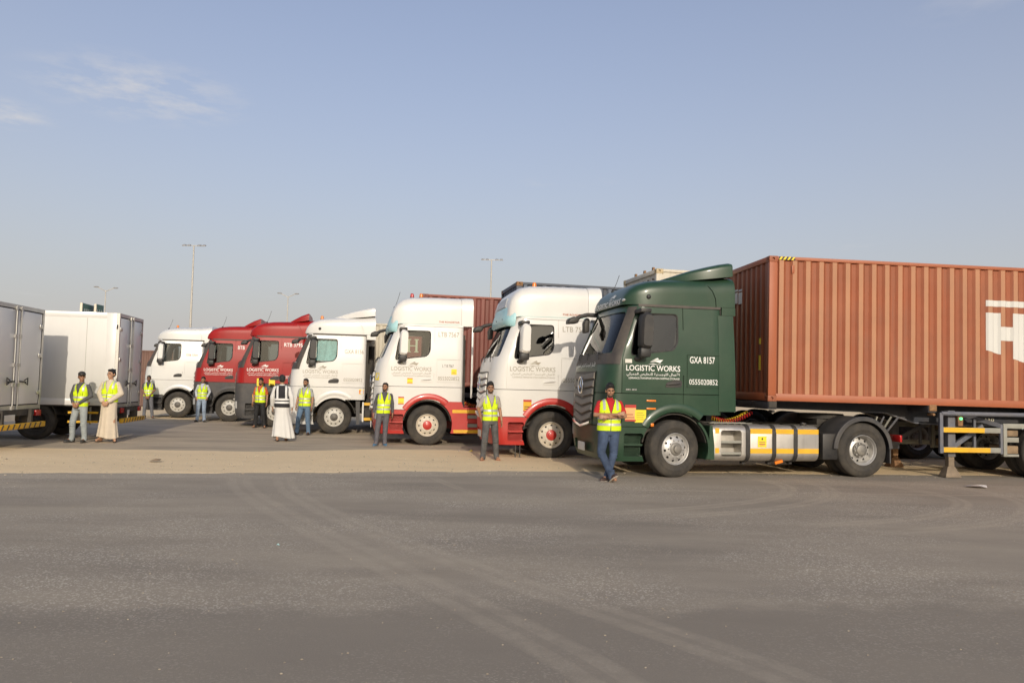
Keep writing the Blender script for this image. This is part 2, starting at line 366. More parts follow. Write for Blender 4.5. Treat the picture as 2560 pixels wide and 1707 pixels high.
# ------------------------------------------------------------------ the ground
def vnoise(x, y, seed=0):
    xi, yi = np.floor(x).astype(int), np.floor(y).astype(int); fx, fy = x - xi, y - yi
    def h(a, b):
        n = (a * 374761393 + b * 668265263 + seed * 982451653) & 0x7fffffff
        n = ((n ^ (n >> 13)) * 1274126177) & 0x7fffffff
        return ((n ^ (n >> 16)) & 0xffff) / 65535.0
    sx, sy = fx * fx * (3 - 2 * fx), fy * fy * (3 - 2 * fy)
    return (h(xi, yi) * (1 - sx) + h(xi + 1, yi) * sx) * (1 - sy) + (h(xi, yi + 1) * (1 - sx) + h(xi + 1, yi + 1) * sx) * sy
def fbm(x, y, o=4, seed=0):
    a, t, r = 0.5, 0, np.zeros_like(x)
    for k in range(o): r += a * vnoise(x * 2 ** k, y * 2 ** k, seed + k); t += a; a *= 0.5
    return r / t
def ground_mat(name, c_dark, c_mid, c_light, speck, dustc, dust_lo, dust_hi, grain=95.0, bump=0.5, stain=0.60, zone=False, tracks=False):
    m = bpy.data.materials.new(name); m.use_nodes = True; nt = m.node_tree; L = nt.links; b = nt.nodes['Principled BSDF']
    b.inputs['Roughness'].default_value = 0.92; b.inputs['Specular IOR Level'].default_value = 0.25
    t = nd(nt, 'ShaderNodeTexCoord'); P = t.outputs['Object']
    fine = nd(nt, 'ShaderNodeTexNoise', Scale=grain, Detail=5.0, Roughness=0.75); L.new(P, fine.inputs['Vector'])
    r1 = nd(nt, 'ShaderNodeValToRGB'); e = r1.color_ramp.elements; e[0].position = 0.30; e[0].color = (*c_dark, 1); e[1].position = 0.74; e[1].color = (*c_light, 1)
    q = e.new(0.52); q.color = (*c_mid, 1); L.new(fine.outputs[0], r1.inputs[0]); out = r1.outputs[0]
    # stones in the mix
    vo = nd(nt, 'ShaderNodeTexVoronoi', Scale=grain * 0.75); vo.inputs['Randomness'].default_value = 1.0; L.new(P, vo.inputs['Vector'])
    vr = nd(nt, 'ShaderNodeSeparateColor'); L.new(vo.outputs['Color'], vr.inputs[0])
    gt = nd(nt, 'ShaderNodeMath', operation='GREATER_THAN'); gt.inputs[1].default_value = 0.82; L.new(vr.outputs[0], gt.inputs[0])
    big = nd(nt, 'ShaderNodeTexNoise', Scale=0.42, Detail=5.0, Roughness=0.6); L.new(P, big.inputs['Vector'])
    mrp = nd(nt, 'ShaderNodeMapRange'); mrp.inputs['From Min'].default_value = 0.40; mrp.inputs['From Max'].default_value = 0.62; L.new(big.outputs[0], mrp.inputs[0])
    ml = nd(nt, 'ShaderNodeMath', operation='MULTIPLY'); L.new(gt.outputs[0], ml.inputs[0]); L.new(mrp.outputs[0], ml.inputs[1])
    ml2 = nd(nt, 'ShaderNodeMath', operation='MULTIPLY'); ml2.inputs[1].default_value = speck[3]; L.new(ml.outputs[0], ml2.inputs[0])
    m1 = nd(nt, 'ShaderNodeMixRGB'); m1.inputs[2].default_value = (*speck[:3], 1); L.new(ml2.outputs[0], m1.inputs[0]); L.new(out, m1.inputs[1]); out = m1.outputs[0]
    # dust blown along the yard
    mp_ = nd(nt, 'ShaderNodeMapping'); mp_.inputs['Scale'].default_value = (0.28, 0.85, 1.0); mp_.inputs['Rotation'].default_value = (0, 0, R(-11)); L.new(P, mp_.inputs[0])
    d1 = nd(nt, 'ShaderNodeTexNoise', Scale=0.9, Detail=8.0, Roughness=0.66); L.new(mp_.outputs[0], d1.inputs['Vector'])
    dr = nd(nt, 'ShaderNodeMapRange'); dr.inputs['From Min'].default_value = 0.36; dr.inputs['From Max'].default_value = 0.68; dr.inputs['To Min'].default_value = dust_lo; dr.inputs['To Max'].default_value = dust_hi
    L.new(d1.outputs[0], dr.inputs[0])
    m2 = nd(nt, 'ShaderNodeMixRGB'); m2.inputs[2].default_value = (*dustc, 1); L.new(dr.outputs[0], m2.inputs[0]); L.new(out, m2.inputs[1]); out = m2.outputs[0]
    # oil and tyre-polished stains
    mp3 = nd(nt, 'ShaderNodeMapping'); mp3.inputs['Scale'].default_value = (0.35, 1.3, 1.0); mp3.inputs['Location'].default_value = (3.0, 7.0, 0); mp3.inputs['Rotation'].default_value = (0, 0, R(14)); L.new(P, mp3.inputs[0])
    s1 = nd(nt, 'ShaderNodeTexNoise', Scale=0.8, Detail=6.0, Roughness=0.6); L.new(mp3.outputs[0], s1.inputs['Vector'])
    sr = nd(nt, 'ShaderNodeMapRange'); sr.inputs['From Min'].default_value = 0.48; sr.inputs['From Max'].default_value = 0.70; sr.inputs['To Max'].default_value = stain; L.new(s1.outputs[0], sr.inputs[0])
    m3 = nd(nt, 'ShaderNodeMixRGB'); m3.inputs[2].default_value = (*[c * 0.55 for c in c_mid], 1); L.new(sr.outputs[0], m3.inputs[0]); L.new(out, m3.inputs[1]); out = m3.outputs[0]
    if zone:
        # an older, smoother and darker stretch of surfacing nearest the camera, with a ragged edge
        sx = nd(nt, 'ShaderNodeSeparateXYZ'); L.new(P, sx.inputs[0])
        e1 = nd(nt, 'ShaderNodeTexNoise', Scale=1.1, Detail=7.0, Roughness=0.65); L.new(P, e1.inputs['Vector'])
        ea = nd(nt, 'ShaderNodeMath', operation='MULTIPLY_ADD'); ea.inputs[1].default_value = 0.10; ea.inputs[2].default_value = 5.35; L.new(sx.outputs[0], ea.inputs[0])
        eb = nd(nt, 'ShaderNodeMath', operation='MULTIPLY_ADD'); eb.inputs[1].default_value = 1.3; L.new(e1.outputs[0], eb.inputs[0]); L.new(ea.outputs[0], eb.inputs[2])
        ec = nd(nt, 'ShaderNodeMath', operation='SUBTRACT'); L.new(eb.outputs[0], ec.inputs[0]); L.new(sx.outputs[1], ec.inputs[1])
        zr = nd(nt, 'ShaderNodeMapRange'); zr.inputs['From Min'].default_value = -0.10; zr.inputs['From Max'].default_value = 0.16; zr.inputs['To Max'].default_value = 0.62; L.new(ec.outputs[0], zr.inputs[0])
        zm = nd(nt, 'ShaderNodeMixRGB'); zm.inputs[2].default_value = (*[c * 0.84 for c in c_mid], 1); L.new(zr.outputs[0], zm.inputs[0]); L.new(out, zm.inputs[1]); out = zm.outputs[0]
    if tracks:
        at = nd(nt, 'ShaderNodeAttribute'); at.attribute_name = 'across'
        tn = nd(nt, 'ShaderNodeTexNoise', Scale=4.0, Detail=9.0, Roughness=0.75); L.new(P, tn.inputs['Vector'])
        tr = nd(nt, 'ShaderNodeMapRange'); tr.inputs['From Min'].default_value = 0.34; tr.inputs['From Max'].default_value = 0.66; tr.inputs['To Min'].default_value = 0.15; tr.inputs['To Max'].default_value = 0.85; L.new(tn.outputs[0], tr.inputs[0])
        tm_ = nd(nt, 'ShaderNodeMath', operation='MULTIPLY'); L.new(tr.outputs[0], tm_.inputs[0]); L.new(at.outputs['Fac'], tm_.inputs[1])
        tx = nd(nt, 'ShaderNodeMixRGB'); tx.inputs[2].default_value = (0.47, 0.40, 0.305, 1); L.new(tm_.outputs[0], tx.inputs[0]); L.new(out, tx.inputs[1]); out = tx.outputs[0]
    L.new(out, b.inputs['Base Color'])
    bp = nd(nt, 'ShaderNodeBump', Strength=bump); bp.inputs['Distance'].default_value = 0.012
    hs = nd(nt, 'ShaderNodeMath', operation='ADD'); L.new(fine.outputs[0], hs.inputs[0]); L.new(ml.outputs[0], hs.inputs[1]); L.new(hs.outputs[0], bp.inputs['Height']); L.new(bp.outputs[0], b.inputs['Normal'])
    return m
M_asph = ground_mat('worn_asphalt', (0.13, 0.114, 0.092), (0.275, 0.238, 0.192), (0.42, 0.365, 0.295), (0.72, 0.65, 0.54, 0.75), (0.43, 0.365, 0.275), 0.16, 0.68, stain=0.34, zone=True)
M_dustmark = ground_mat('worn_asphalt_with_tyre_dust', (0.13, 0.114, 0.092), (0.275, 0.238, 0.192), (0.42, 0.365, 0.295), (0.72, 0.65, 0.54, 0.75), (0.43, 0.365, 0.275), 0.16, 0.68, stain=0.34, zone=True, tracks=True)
M_yard = ground_mat('dusty_yard_surface', (0.18, 0.156, 0.125), (0.28, 0.24, 0.186), (0.37, 0.32, 0.245), (0.52, 0.45, 0.36, 0.3), (0.58, 0.47, 0.33), 0.32, 0.9, grain=60, stain=0.45)
M_sand = ground_mat('sand', (0.52, 0.385, 0.22), (0.74, 0.57, 0.345), (0.82, 0.66, 0.43), (0.78, 0.66, 0.46, 0.5), (0.78, 0.61, 0.385), 0.1, 0.6, grain=45, bump=0.3, stain=0.15)
SEAM = [(-200, -33), (-40, 5.8), (-8.39, 13.36), (0.21, 15.42), (4.5, 16.05), (8.56, 16.45), (40, 20.2), (200, 39)]
seam = lambda x: np.interp(x, [p[0] for p in SEAM], [p[1] for p in SEAM])
g = MB(); g.add([(-3000, -3000, -0.02), (3000, -3000, -0.02), (3000, 3000, -0.02), (-3000, 3000, -0.02)], [(0, 1, 2, 3)])
tag(g.build('desert_ground', M_sand, None, clean=False), kind='structure')
def sheet(name, mtl, low, high, z, x0, x1, n):
    xs = np.linspace(x0, x1, n); m = MB(); v = [(x, low(x), z) for x in xs] + [(x, high(x), z) for x in xs]
    m.add(v, [(i, i + 1, n + i + 1, n + i) for i in range(n - 1)]); return tag(m.build(name, mtl, None, clean=False), kind='structure')
YTOP = [(-120, 40), (-30, 31.5), (-15.5, 32.0), (-12.4, 31.4), (-9, 33.5), (20, 40), (120, 60)]
sheet('yard_surface', M_yard, lambda x: seam(x) - 0.5, lambda x: np.interp(x, [p[0] for p in YTOP], [p[1] for p in YTOP]) + 0.5 * float(fbm(np.array([x * 0.8]), np.array([3.0]), 3, 5)[0]), -0.008, -120, 120, 600)
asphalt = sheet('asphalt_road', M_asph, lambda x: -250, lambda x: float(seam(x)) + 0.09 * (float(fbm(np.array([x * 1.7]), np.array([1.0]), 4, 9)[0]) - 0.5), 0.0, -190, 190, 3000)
# the sand drift between road and yard: its own low relief
def sand_strip():
    STOP = [(-40, 12), (-16, 16.6), (-10.2, 17.0), (-5.9, 17.3), (-3.5, 18.6), (-1.5, 18.9), (2, 18.2), (6, 18.9), (12, 20.0), (30, 23)]
    xs = np.arange(-17, 21, 0.07); nv = 70; X = np.repeat(xs[:, None], nv, 1)
    lo = seam(xs) - 0.9; hi = np.interp(xs, [p[0] for p in STOP], [p[1] for p in STOP]) + 1.2; T = np.linspace(0, 1, nv)[None, :]
    Y = lo[:, None] + (hi - lo)[:, None] * T
    dl = Y - seam(xs)[:, None]; dh = (hi - 1.2)[:, None] - Y
    wob = (fbm(X * 0.9, Y * 0.9, 4, 3) - 0.5)
    edge = np.minimum(np.clip((dl + 0.30 * wob + 1.5 * np.clip(fbm(X * 0.35, Y * 1.4, 4, 77) - 0.53, 0, 1)) / 0.12, -1, 1), np.clip((dh + 2.6 * wob) / 0.9, -1, 1))
    Z = 0.007 * edge + 0.020 * (fbm(X * 1.3, Y * 2.2, 4, 21) - 0.5) * (edge > -0.5) + 0.008 * (fbm(X * 5, Y * 6, 3, 31) - 0.5) + 0.002
    Z[:, 0] = -0.015; Z[:, -1] = -0.015
    n0, n1 = X.shape; m = MB(); m.v = list(zip(X.ravel(), Y.ravel(), Z.ravel()))
    m.f = [(i * n1 + j, (i + 1) * n1 + j, (i + 1) * n1 + j + 1, i * n1 + j + 1) for i in range(n0 - 1) for j in range(n1 - 1)]; m.m = [0] * len(m.f)
    return tag(m.build('sand_strip', M_sand, None, clean=False, smooth=None), kind='structure')
sand_strip()
# tyre tracks of pale dust on the road, flat marks
def track(pts, width, strength, z):
    P = [Vector((p[0], p[1], 0)) for p in pts]; C = []
    for i in range(len(P) - 1):
        a, b, c, d = P[max(i - 1, 0)], P[i], P[i + 1], P[min(i + 2, len(P) - 1)]
        for k in range(14):
            t = k / 14; C.append(0.5 * ((2 * b) + (c - a) * t + (2 * a - 5 * b + 4 * c - d) * t * t + (3 * b - a - 3 * c + d) * t ** 3))
    C.append(P[-1]); m = MB(); att = []; ofs = [-0.5, -0.36, -0.30, -0.12, -0.07, 0.08, 0.12, 0.30, 0.36, 0.5]; al = [0, 0.75, 0.9, 0.9, 0.35, 0.35, 0.9, 0.9, 0.75, 0]
    n = len(ofs); v = []
    for i, p in enumerate(C):
        d = (C[min(i + 1, len(C) - 1)] - C[max(i - 1, 0)]).normalized(); s_ = Vector((-d.y, d.x, 0)); en = min(1, i / 8, (len(C) - 1 - i) / 8)
        for o_, a_ in zip(ofs, al): hgt = min(1.0, (0.5 - abs(o_)) / 0.14) * min(1.0, en); v.append((p.x + s_.x * o_ * width, p.y + s_.y * o_ * width, -0.0006 + (z * 0.45 + 0.0006) * hgt)); att.append(a_ * en * strength)
    m.add(v, [(i * n + j, i * n + j + 1, (i + 1) * n + j + 1, (i + 1) * n + j) for i in range(len(C) - 1) for j in range(n - 1)])
    o = m.build('tyre_track', M_dustmark, asphalt, clean=False, smooth=None)
    a = o.data.attributes.new('across', 'FLOAT', 'POINT'); a.data.foreach_set('value', att)
track([(-4.7, 13.9), (-4.1, 12.2), (-2.6, 9.6), (-0.96, 7.1), (0.42, 4.95), (1.1, 3.4)], 0.46, 0.55, 0.0026)
track([(-4.0, 14.0), (-3.3, 12.0), (-1.9, 9.5), (0.0, 6.9), (1.55, 4.9), (2.4, 3.4)], 0.40, 0.55, 0.0030)
track([(4.6, 15.4), (4.9, 14.0), (4.3, 12.6), (2.9, 11.4), (1.0, 10.4)], 0.32, 0.85, 0.0034)
track([(5.4, 15.4), (5.6, 14.0), (5.0, 12.5), (3.6, 11.2), (1.4, 10.0)], 0.32, 0.75, 0.0038)
track([(6.6, 15.2), (7.2, 13.6), (7.0, 12.2), (5.6, 10.8), (3.4, 9.8)], 0.32, 0.75, 0.0042)
track([(7.6, 15.3), (8.3, 13.8), (8.0, 12.2), (6.6, 10.6), (4.2, 9.4)], 0.32, 0.65, 0.0046)
track([(0.5, 12.9), (3.0, 13.1), (6.0, 13.2), (10.0, 13.5)], 0.12, 0.8, 0.0050)
track([(-1.6, 14.8), (-1.0, 13.2), (-0.2, 11.5)], 0.2, 0.5, 0.0054)
track([(x, float(seam(x)) - 0.32) for x in (-16, -13, -10, -7, -4, -1, 2, 4.5)], 1.05, 0.75, 0.0058)
track([(x, float(seam(x)) - 0.15) for x in (-15, -12, -9, -6, -3, 0)], 0.55, 0.9, 0.0062)
# loose pebbles
def pebbles():
    m = MB(); rnd = random.Random(3)
    for k in range(1500):
        x = rnd.uniform(-14, 14); y = float(seam(x)) + rnd.uniform(-0.5, 3.6); r = rnd.uniform(0.006, 0.018) * (1.5 if rnd.random() < 0.06 else 1)
        m.ell((x, y, r * 0.4), (r * rnd.uniform(0.8, 1.5), r, r * 0.7), 5, 3)
    for k in range(500):
        y = rnd.uniform(4.3, 13.5); x = rnd.uniform(-0.66, 0.66) * y; r = rnd.uniform(0.003, 0.008)
        m.ell((x, y, r * 0.4), (r * rnd.uniform(0.8, 1.4), r, r * 0.6), 5, 3)
    tag(m.build('gravel', mat('pebble_stone', (0.34, 0.29, 0.22), 0.9, 0, 0.4, 3.0), None, clean=False), 'loose pale pebbles scattered over sand and road edge', 'gravel', kind='stuff')
pebbles()

# ------------------------------------------------------------------ wheels
def disc_holes(mb, rad, ys, h0, h1, nh, n=120):
    # round hand holes between rad[h0] and rad[h1]: the sheet is a polar grid with the hole cells left out
    R0 = np.interp(np.linspace(0, len(rad) - 1, 3 * (len(rad) - 1) + 1), range(len(rad)), rad); Y0 = np.interp(np.linspace(0, len(rad) - 1, 3 * (len(rad) - 1) + 1), range(len(rad)), ys)
    k = len(R0); v = [(r * math.cos(2 * math.pi * i / n), y, r * math.sin(2 * math.pi * i / n)) for i in range(n) for r, y in zip(R0, Y0)]
    f = []; per = n // nh; rc = (rad[h0] + rad[h1]) / 2; hr = abs(rad[h0] - rad[h1]) / 2 * 1.05
    for i in range(n):
        for j in range(k - 1):
            rm_ = (R0[j] + R0[j + 1]) / 2; da = ((i % per) + 0.5 - per / 2) * 2 * math.pi / n * rm_
            if (da / (hr * 1.25)) ** 2 + ((rm_ - rc) / hr) ** 2 > 1: f.append((i * k + j, i * k + j + 1, ((i + 1) % n) * k + j + 1, ((i + 1) % n) * k + j))
    mb.add(v, f)
WM = {}
def wheel_meshes(kind):
    if kind in WM: return WM[kind]
    t = MB(); pr = [(0.30, 0.035), (0.312, 0.010), (0.335, 0.0), (0.352, 0.003), (0.358, 0.0), (0.40, -0.006), (0.405, -0.010), (0.425, -0.010), (0.43, -0.005), (0.47, 0.0), (0.505, 0.014), (0.527, 0.034), (0.540, 0.052)]
    for gy in (0.095, 0.150, 0.205): pr += [(0.541, gy - 0.006), (0.526, gy - 0.004), (0.526, gy + 0.004), (0.541, gy + 0.006)]
    pr += [(0.540, 0.250), (0.505, 0.290), (0.43, 0.312), (0.34, 0.31), (0.30, 0.28)]
    t.lathe(pr, 64); tm = t.mesh('tyre')
    r = MB(); hb = MB(); nu = MB(); bk = MB()
    if kind == 'front':
        r.lathe([(0.296, 0.030), (0.305, 0.012), (0.297, 0.004), (0.288, 0.010), (0.280, 0.035), (0.262, 0.055), (0.252, 0.050)], 60)
        disc_holes(r, [0.252, 0.243, 0.232, 0.218, 0.206, 0.195, 0.15, 0.09], [0.050, 0.042, 0.034, 0.026, 0.020, 0.014, -0.004, -0.006], 1, 4, 10)
        bk.lathe([(0.28, 0.11), (0.02, 0.10)], 40)
        hb.lathe([(0.125, 0.02), (0.122, -0.022), (0.105, -0.034), (0.075, -0.036), (0.070, -0.062), (0.045, -0.070), (0.0, -0.070)], 36)
        nr, ny = 0.165, -0.002
    else:
        r.lathe([(0.296, 0.030), (0.305, 0.012), (0.297, 0.004), (0.288, 0.012), (0.281, 0.05), (0.268, 0.062), (0.262, 0.13), (0.250, 0.168), (0.244, 0.172)], 60)
        disc_holes(r, [0.244, 0.236, 0.224, 0.210, 0.198, 0.186, 0.155, 0.148], [0.172, 0.168, 0.164, 0.160, 0.156, 0.152, 0.140, 0.12], 1, 4, 10)
        bk.lathe([(0.27, 0.22), (0.02, 0.22)], 40)
        hb.lathe([(0.150, 0.16), (0.148, 0.10), (0.120, 0.085), (0.100, 0.05), (0.060, 0.035), (0.0, 0.035)], 36)
        nr, ny = 0.134, 0.088
    for k in range(10):
        a = 2 * math.pi * (k + 0.25) / 10; nu.cyl((nr * math.cos(a), ny, nr * math.sin(a)), (nr * math.cos(a), ny - 0.030, nr * math.sin(a)), 0.015, 0.012, 6)
    WM[kind] = (tm, r.mesh('rim'), hb.mesh('hub'), nu.mesh('nuts'), bk.mesh('back')); return WM[kind]
def wheel(parent, c, sgn, kind='front', rim=None, hub=None, steer=0.0, nuts=None):
    tm, rm, hm, nm, bk = wheel_meshes(kind); rim = rim or M_steel
    w = link('wheel', rm.copy(), rim, parent); w.location = c; w.rotation_euler = (random.uniform(0, 6.28) if False else 0, 0, steer + (0 if sgn > 0 else math.pi))
    link('tyre', tm.copy(), M_rubber, w); link('hub', hm.copy(), hub or M_hub, w); link('wheel_nuts', nm.copy(), nuts or rim, w); link('brake_drum', bk.copy(), M_chas, w)
    w.rotation_euler[1] = random.uniform(0, 0.6)
    return w

# ------------------------------------------------------------------ tractor cab shapes (x to the rear, front axle at x = 0, y across, z up)
XF = [(0.28, -1.34), (0.42, -1.40), (0.7, -1.43), (1.2, -1.43), (1.8, -1.41), (2.1, -1.37), (2.30, -1.30), (3.06, -0.98), (3.2, -0.925)]
HW = [(0.28, 1.20), (0.5, 1.235), (1.45, 1.245), (2.1, 1.245), (2.4, 1.235), (3.2, 1.165)]
XB, CD, CN = 0.92, 0.50, 3.7
def outline(z, ins=0.0, na=16, ns=14):
    xf, w, xb = interp(XF, z) + ins, interp(HW, z) - ins, XB - ins; h = []
    for k in range(na + 1):
        a = math.pi / 2 * k / na; h.append((xf + CD * (1 - math.cos(a) ** (2 / CN)), w * math.sin(a) ** (2 / CN)))
    x1 = xf + CD
    for k in range(1, ns): h.append((x1 + (xb - 0.09 - x1) * k / ns, w))
    for k in range(5):
        a = math.pi / 2 * k / 4; h.append((xb - 0.09 + 0.09 * math.sin(a), w - 0.09 + 0.09 * math.cos(a)))
    return [(x, -y, z) for x, y in h] + [(x, y, z) for x, y in h[::-1][:-1]]
def surf(a_deg, z, ins=0.0):
    xf, w = interp(XF, z) + ins, interp(HW, z) - ins; a = R(abs(a_deg)); s = -1 if a_deg < 0 else 1
    return (xf + CD * (1 - math.cos(a) ** (2 / CN)), s * w * math.sin(a) ** (2 / CN), z)
def surfx(y, z, ins=0.0):
    xf, w = interp(XF, z) + ins, interp(HW, z) - ins; t = min(0.999, abs(y) / w)
    return xf + CD * (1 - (1 - t ** CN) ** (1 / CN))
def sidey(x, z, ins=0.0):
    xf, w = interp(XF, z) + ins, interp(HW, z) - ins
    if x >= xf + CD: return w
    t = (xf + CD - x) / CD; return w * max(0.0, 1 - t ** CN) ** (1 / CN)
WIN = roundpoly([(-0.90, 2.20), (-0.52, 2.27), (-0.05, 2.33), (0.04, 2.48), (0.04, 3.02), (-0.70, 3.02), (-0.83, 2.72)], [0.10, 0.1, 0.15, 0.1, 0.08, 0.12, 0.2], 4)
SCR = roundpoly([(-1.075, 2.27), (1.075, 2.27), (0.985, 3.05), (-0.985, 3.05)], 0.09, 4)
def slot(pts, w=0.016):
    out = []
    for a, b in zip(pts[:-1], pts[1:]):
        m = MB()
        for s in (-1, 1):
            ya, yb = sidey(a[0], a[1]), sidey(b[0], b[1]); m2 = MB(); m2.bar((a[0], s * ya, a[1]), (b[0], s * yb, b[1]), w, 0.034, (0, s, 0)); m.add(m2.v, m2.f)
        out.append(m.mesh('slot'))
    return out
def cab_meshes():
    out = {}
    zs = [1.535, 1.6, 1.7, 1.85, 2.0, 2.12, 2.22, 2.32, 2.45, 2.6, 2.75, 2.9, 3.05, 3.17]
    up = MB(); up.loft([outline(z) for z in zs]); inner = MB(); inner.loft([outline(z, 0.055) for z in [1.59, 1.8, 2.05, 2.2, 2.3, 2.5, 2.7, 2.9, 3.10]])
    cw = MB(); cw.prism(WIN, 'y', -2, 2); cs = MB(); cs.prism(SCR, 'x', -2.2, -0.62)
    sl = [slot([(0.137, 1.50), (0.137, 3.13)]), slot([(-1.06, 1.50), (-1.05, 2.15), (-0.98, 2.4), (-0.76, 3.05), (-0.66, 3.13)]), slot([(-0.62, 3.135), (0.88, 3.135)], 0.009)]; sl = sum(sl, [])
    fl = slot([(0.21, 1.66), (0.86, 1.66), (0.86, 2.26), (0.21, 2.26), (0.21, 1.66)], 0.011)
    out['upper'] = boolean(up.mesh(), [inner.mesh(), cw.mesh(), cs.mesh()] + sl + fl)
    mid = MB(); mid.loft([outline(z) for z in (0.925, 1.0, 1.1, 1.2, 1.3, 1.4, 1.47, 1.523)])
    arch = MB(); arch.cyl((0.0, -2, 0.54), (0.0, 2, 0.54), 0.655, None, 56)
    cb = MB(); cb.box(0.32, 3, -2, 2, 0, 1.15); cin = MB(); cin.box(-0.9, 3, -0.95, 0.95, 0, 1.40)
    out['mid'] = boolean(mid.mesh(), [arch.mesh(), cb.mesh()] + slot([(0.137, 0.9), (0.137, 1.55)]))
    sk = MB(); sk.loft([outline(z) for z in (0.29, 0.34, 0.42, 0.52, 0.65, 0.78, 0.915)])
    cb2 = MB(); cb2.box(-0.545, 3, -2, 2, 0, 2)
    st = MB()
    for s in (-1, 1): st.prism(rrect(-1.00, -0.63, 0.38, 0.80, 0.04), 'y', s * 1.10, s * 1.5)
    ci2 = MB(); ci2.box(-1.0, 0, -0.8, 0.8, 0, 2)
    intake = MB(); intake.prism(rrect(-0.66, 0.66, 0.40, 0.60, 0.04), 'x', -2, -1.37)
    out['skirt'] = boolean(sk.mesh(), [arch.mesh(), cb2.mesh(), st.mesh(), ci2.mesh(), intake.mesh()])
    def patch(pts_fn, nu, nv):
        m = MB(); v = [pts_fn(i / nu, j / nv) for i in range(nu + 1) for j in range(nv + 1)]; q = nv + 1
        m.add(v, [(i * q + j, (i + 1) * q + j, (i + 1) * q + j + 1, i * q + j + 1) for i in range(nu) for j in range(nv)]); return m.mesh('p')
    out['screen'] = patch(lambda a, b: (surfx(-1.10 + 2.2 * a - 0.0, 2.24 + 0.84 * b, 0.02), (-1.10 + 2.2 * a) * (1 - 0.07 * b), 2.24 + 0.84 * b), 28, 8)
    out['cowl'] = patch(lambda a, b: surf(-74 + 148 * a, 2.06 + 0.205 * b, -0.006), 34, 3)
    def pil(s):
        return patch(lambda a, b: (lambda z: surf(s * ((51.5 - 5.5 * b) + (27 - 4 * b) * a), z, -0.006))(2.06 + 1.08 * b), 6, 12)
    out['pillar'] = (pil(-1), pil(1))
    gm = []
    for s in (-1, 1):
        m = MB(); v = [(x, s * (sidey(x, z) - 0.018), z) for x, z in WIN]; m.add(v, [tuple(range(len(v)))]); gm.append(m.mesh('g', clean=False))
    out['sideglass'] = gm
    fr = []
    for s in (-1, 1):   # black rubber surround of the side window
        m = MB(); C = Vector((-0.40, 2.65)); a = [(x, s * (sidey(x, z) + 0.004), z) for x, z in WIN]; b = []
        for x, z in WIN:
            p = Vector((x, z)); q = p + (C - p).normalized() * 0.028; b.append((q.x, s * (sidey(q.x, q.y) - 0.012), q.y))
        n = len(a); m.add(a + b, [(i, (i + 1) % n, n + (i + 1) % n, n + i) for i in range(n)]); fr.append(m.mesh('f', clean=False))
    out['surround'] = fr
    return out
CAB = cab_meshes()
def archsec(x, w, z0, H, m=3.2, n=28):
    r = []
    for k in range(n + 1):
        t = math.pi * k / n; c, s = math.cos(t), math.sin(t)
        r.append((x, -w * math.copysign(abs(c) ** (2 / m), c), z0 + (H - z0) * abs(s) ** (2 / m)))
    return r
def plan_w(x, z=3.17, ins=0.0): return sidey(x, z, ins)
def roof_mesh(kind):
    m = MB()
    if kind == 'giga':
        P = [(-0.95, 3.20), (-1.00, 3.30), (-1.02, 3.40), (-0.985, 3.52), (-0.93, 3.67), (-0.84, 3.79), (-0.70, 3.89), (-0.48, 3.94), (-0.1, 3.955), (0.3, 3.96), (0.7, 3.96), (0.85, 3.96)]
        W = [0.93, 0.98, 1.01, 1.045, 1.08, 1.11, 1.13, 1.145, 1.155, 1.157, 1.157, 1.155]
        xs = [(x, w, 3.185, H) for (x, H), w in zip(P, W)]
        # x must increase along the loft; the brow overhangs the screen a little
        xs = [(-1.03 + 0.02 * i, w, 3.185, H) if i < 3 else (max(x, -0.985 + 0.001 * i), w, 3.185, H) for i, (x, w, z, H) in enumerate(xs)]
        rings = [archsec(*q, m=6.5, n=44) for q in xs]
    else:
        P = [(-0.975, 3.19), (-0.96, 3.28), (-0.92, 3.39), (-0.84, 3.50), (-0.71, 3.59), (-0.50, 3.66), (-0.2, 3.70), (0.1, 3.715), (0.4, 3.725), (0.62, 3.735), (0.80, 3.75), (0.95, 3.77), (1.10, 3.79), (1.19, 3.795), (1.20, 3.78)]
        W = [0.80, 0.90, 0.97, 1.04, 1.10, 1.14, 1.158, 1.163, 1.165, 1.167, 1.17, 1.175, 1.18, 1.18, 1.165]
        rings = [archsec(x, w, 3.185, H, m=6.2, n=48) for (x, H), w in zip(P, W)]
        m.loft(rings); cut = []
        SEAM_ = [(0.18, 3.80), (0.44, 3.72), (0.62, 3.62), (0.74, 3.48), (0.80, 3.34), (0.815, 3.16)]
        for a, b in zip(SEAM_[:-1], SEAM_[1:]):
            q = MB()
            for sg in (-1, 1):
                ya = 1.170 - 0.75 * max(0, a[1] - 3.60) ** 1.3; yb = 1.170 - 0.75 * max(0, b[1] - 3.60) ** 1.3
                q2 = MB(); q2.bar((a[0], sg * ya, a[1]), (b[0], sg * yb, b[1]), 0.016, 0.075, (0, sg, 0)); q.add(q2.v, q2.f)
            cut.append(q.mesh('c'))
        return boolean(m.mesh('roof'), cut)
    m.loft(rings); return m.mesh('roof')
ROOF = {k: roof_mesh(k) for k in ('giga', 'stream')}
def bvh_of(*ms):
    v, f = [], []
    for me in ms:
        o = len(v); v += [q.co.copy() for q in me.vertices]; f += [tuple(i + o for i in p.vertices) for p in me.polygons]
    return BVHTree.FromPolygons(v, f)
BV_SIDE = bvh_of(CAB['upper'], CAB['mid'], CAB['skirt'])
BV_ROOF = {k: bvh_of(v, CAB['upper']) for k, v in ROOF.items()}
YN = (0, 1, 0)
def side_text(parent, s, mtl, x, z, w, h, name='lettering', bv=None, bold=0.0, rise=0.0):
    return decal(name, (s, bold) if isinstance(s, str) else s, mtl, parent, (x, -1.6, z), (1, 0, rise), w, (0, 0, 1), h, bv or BV_SIDE, YN)
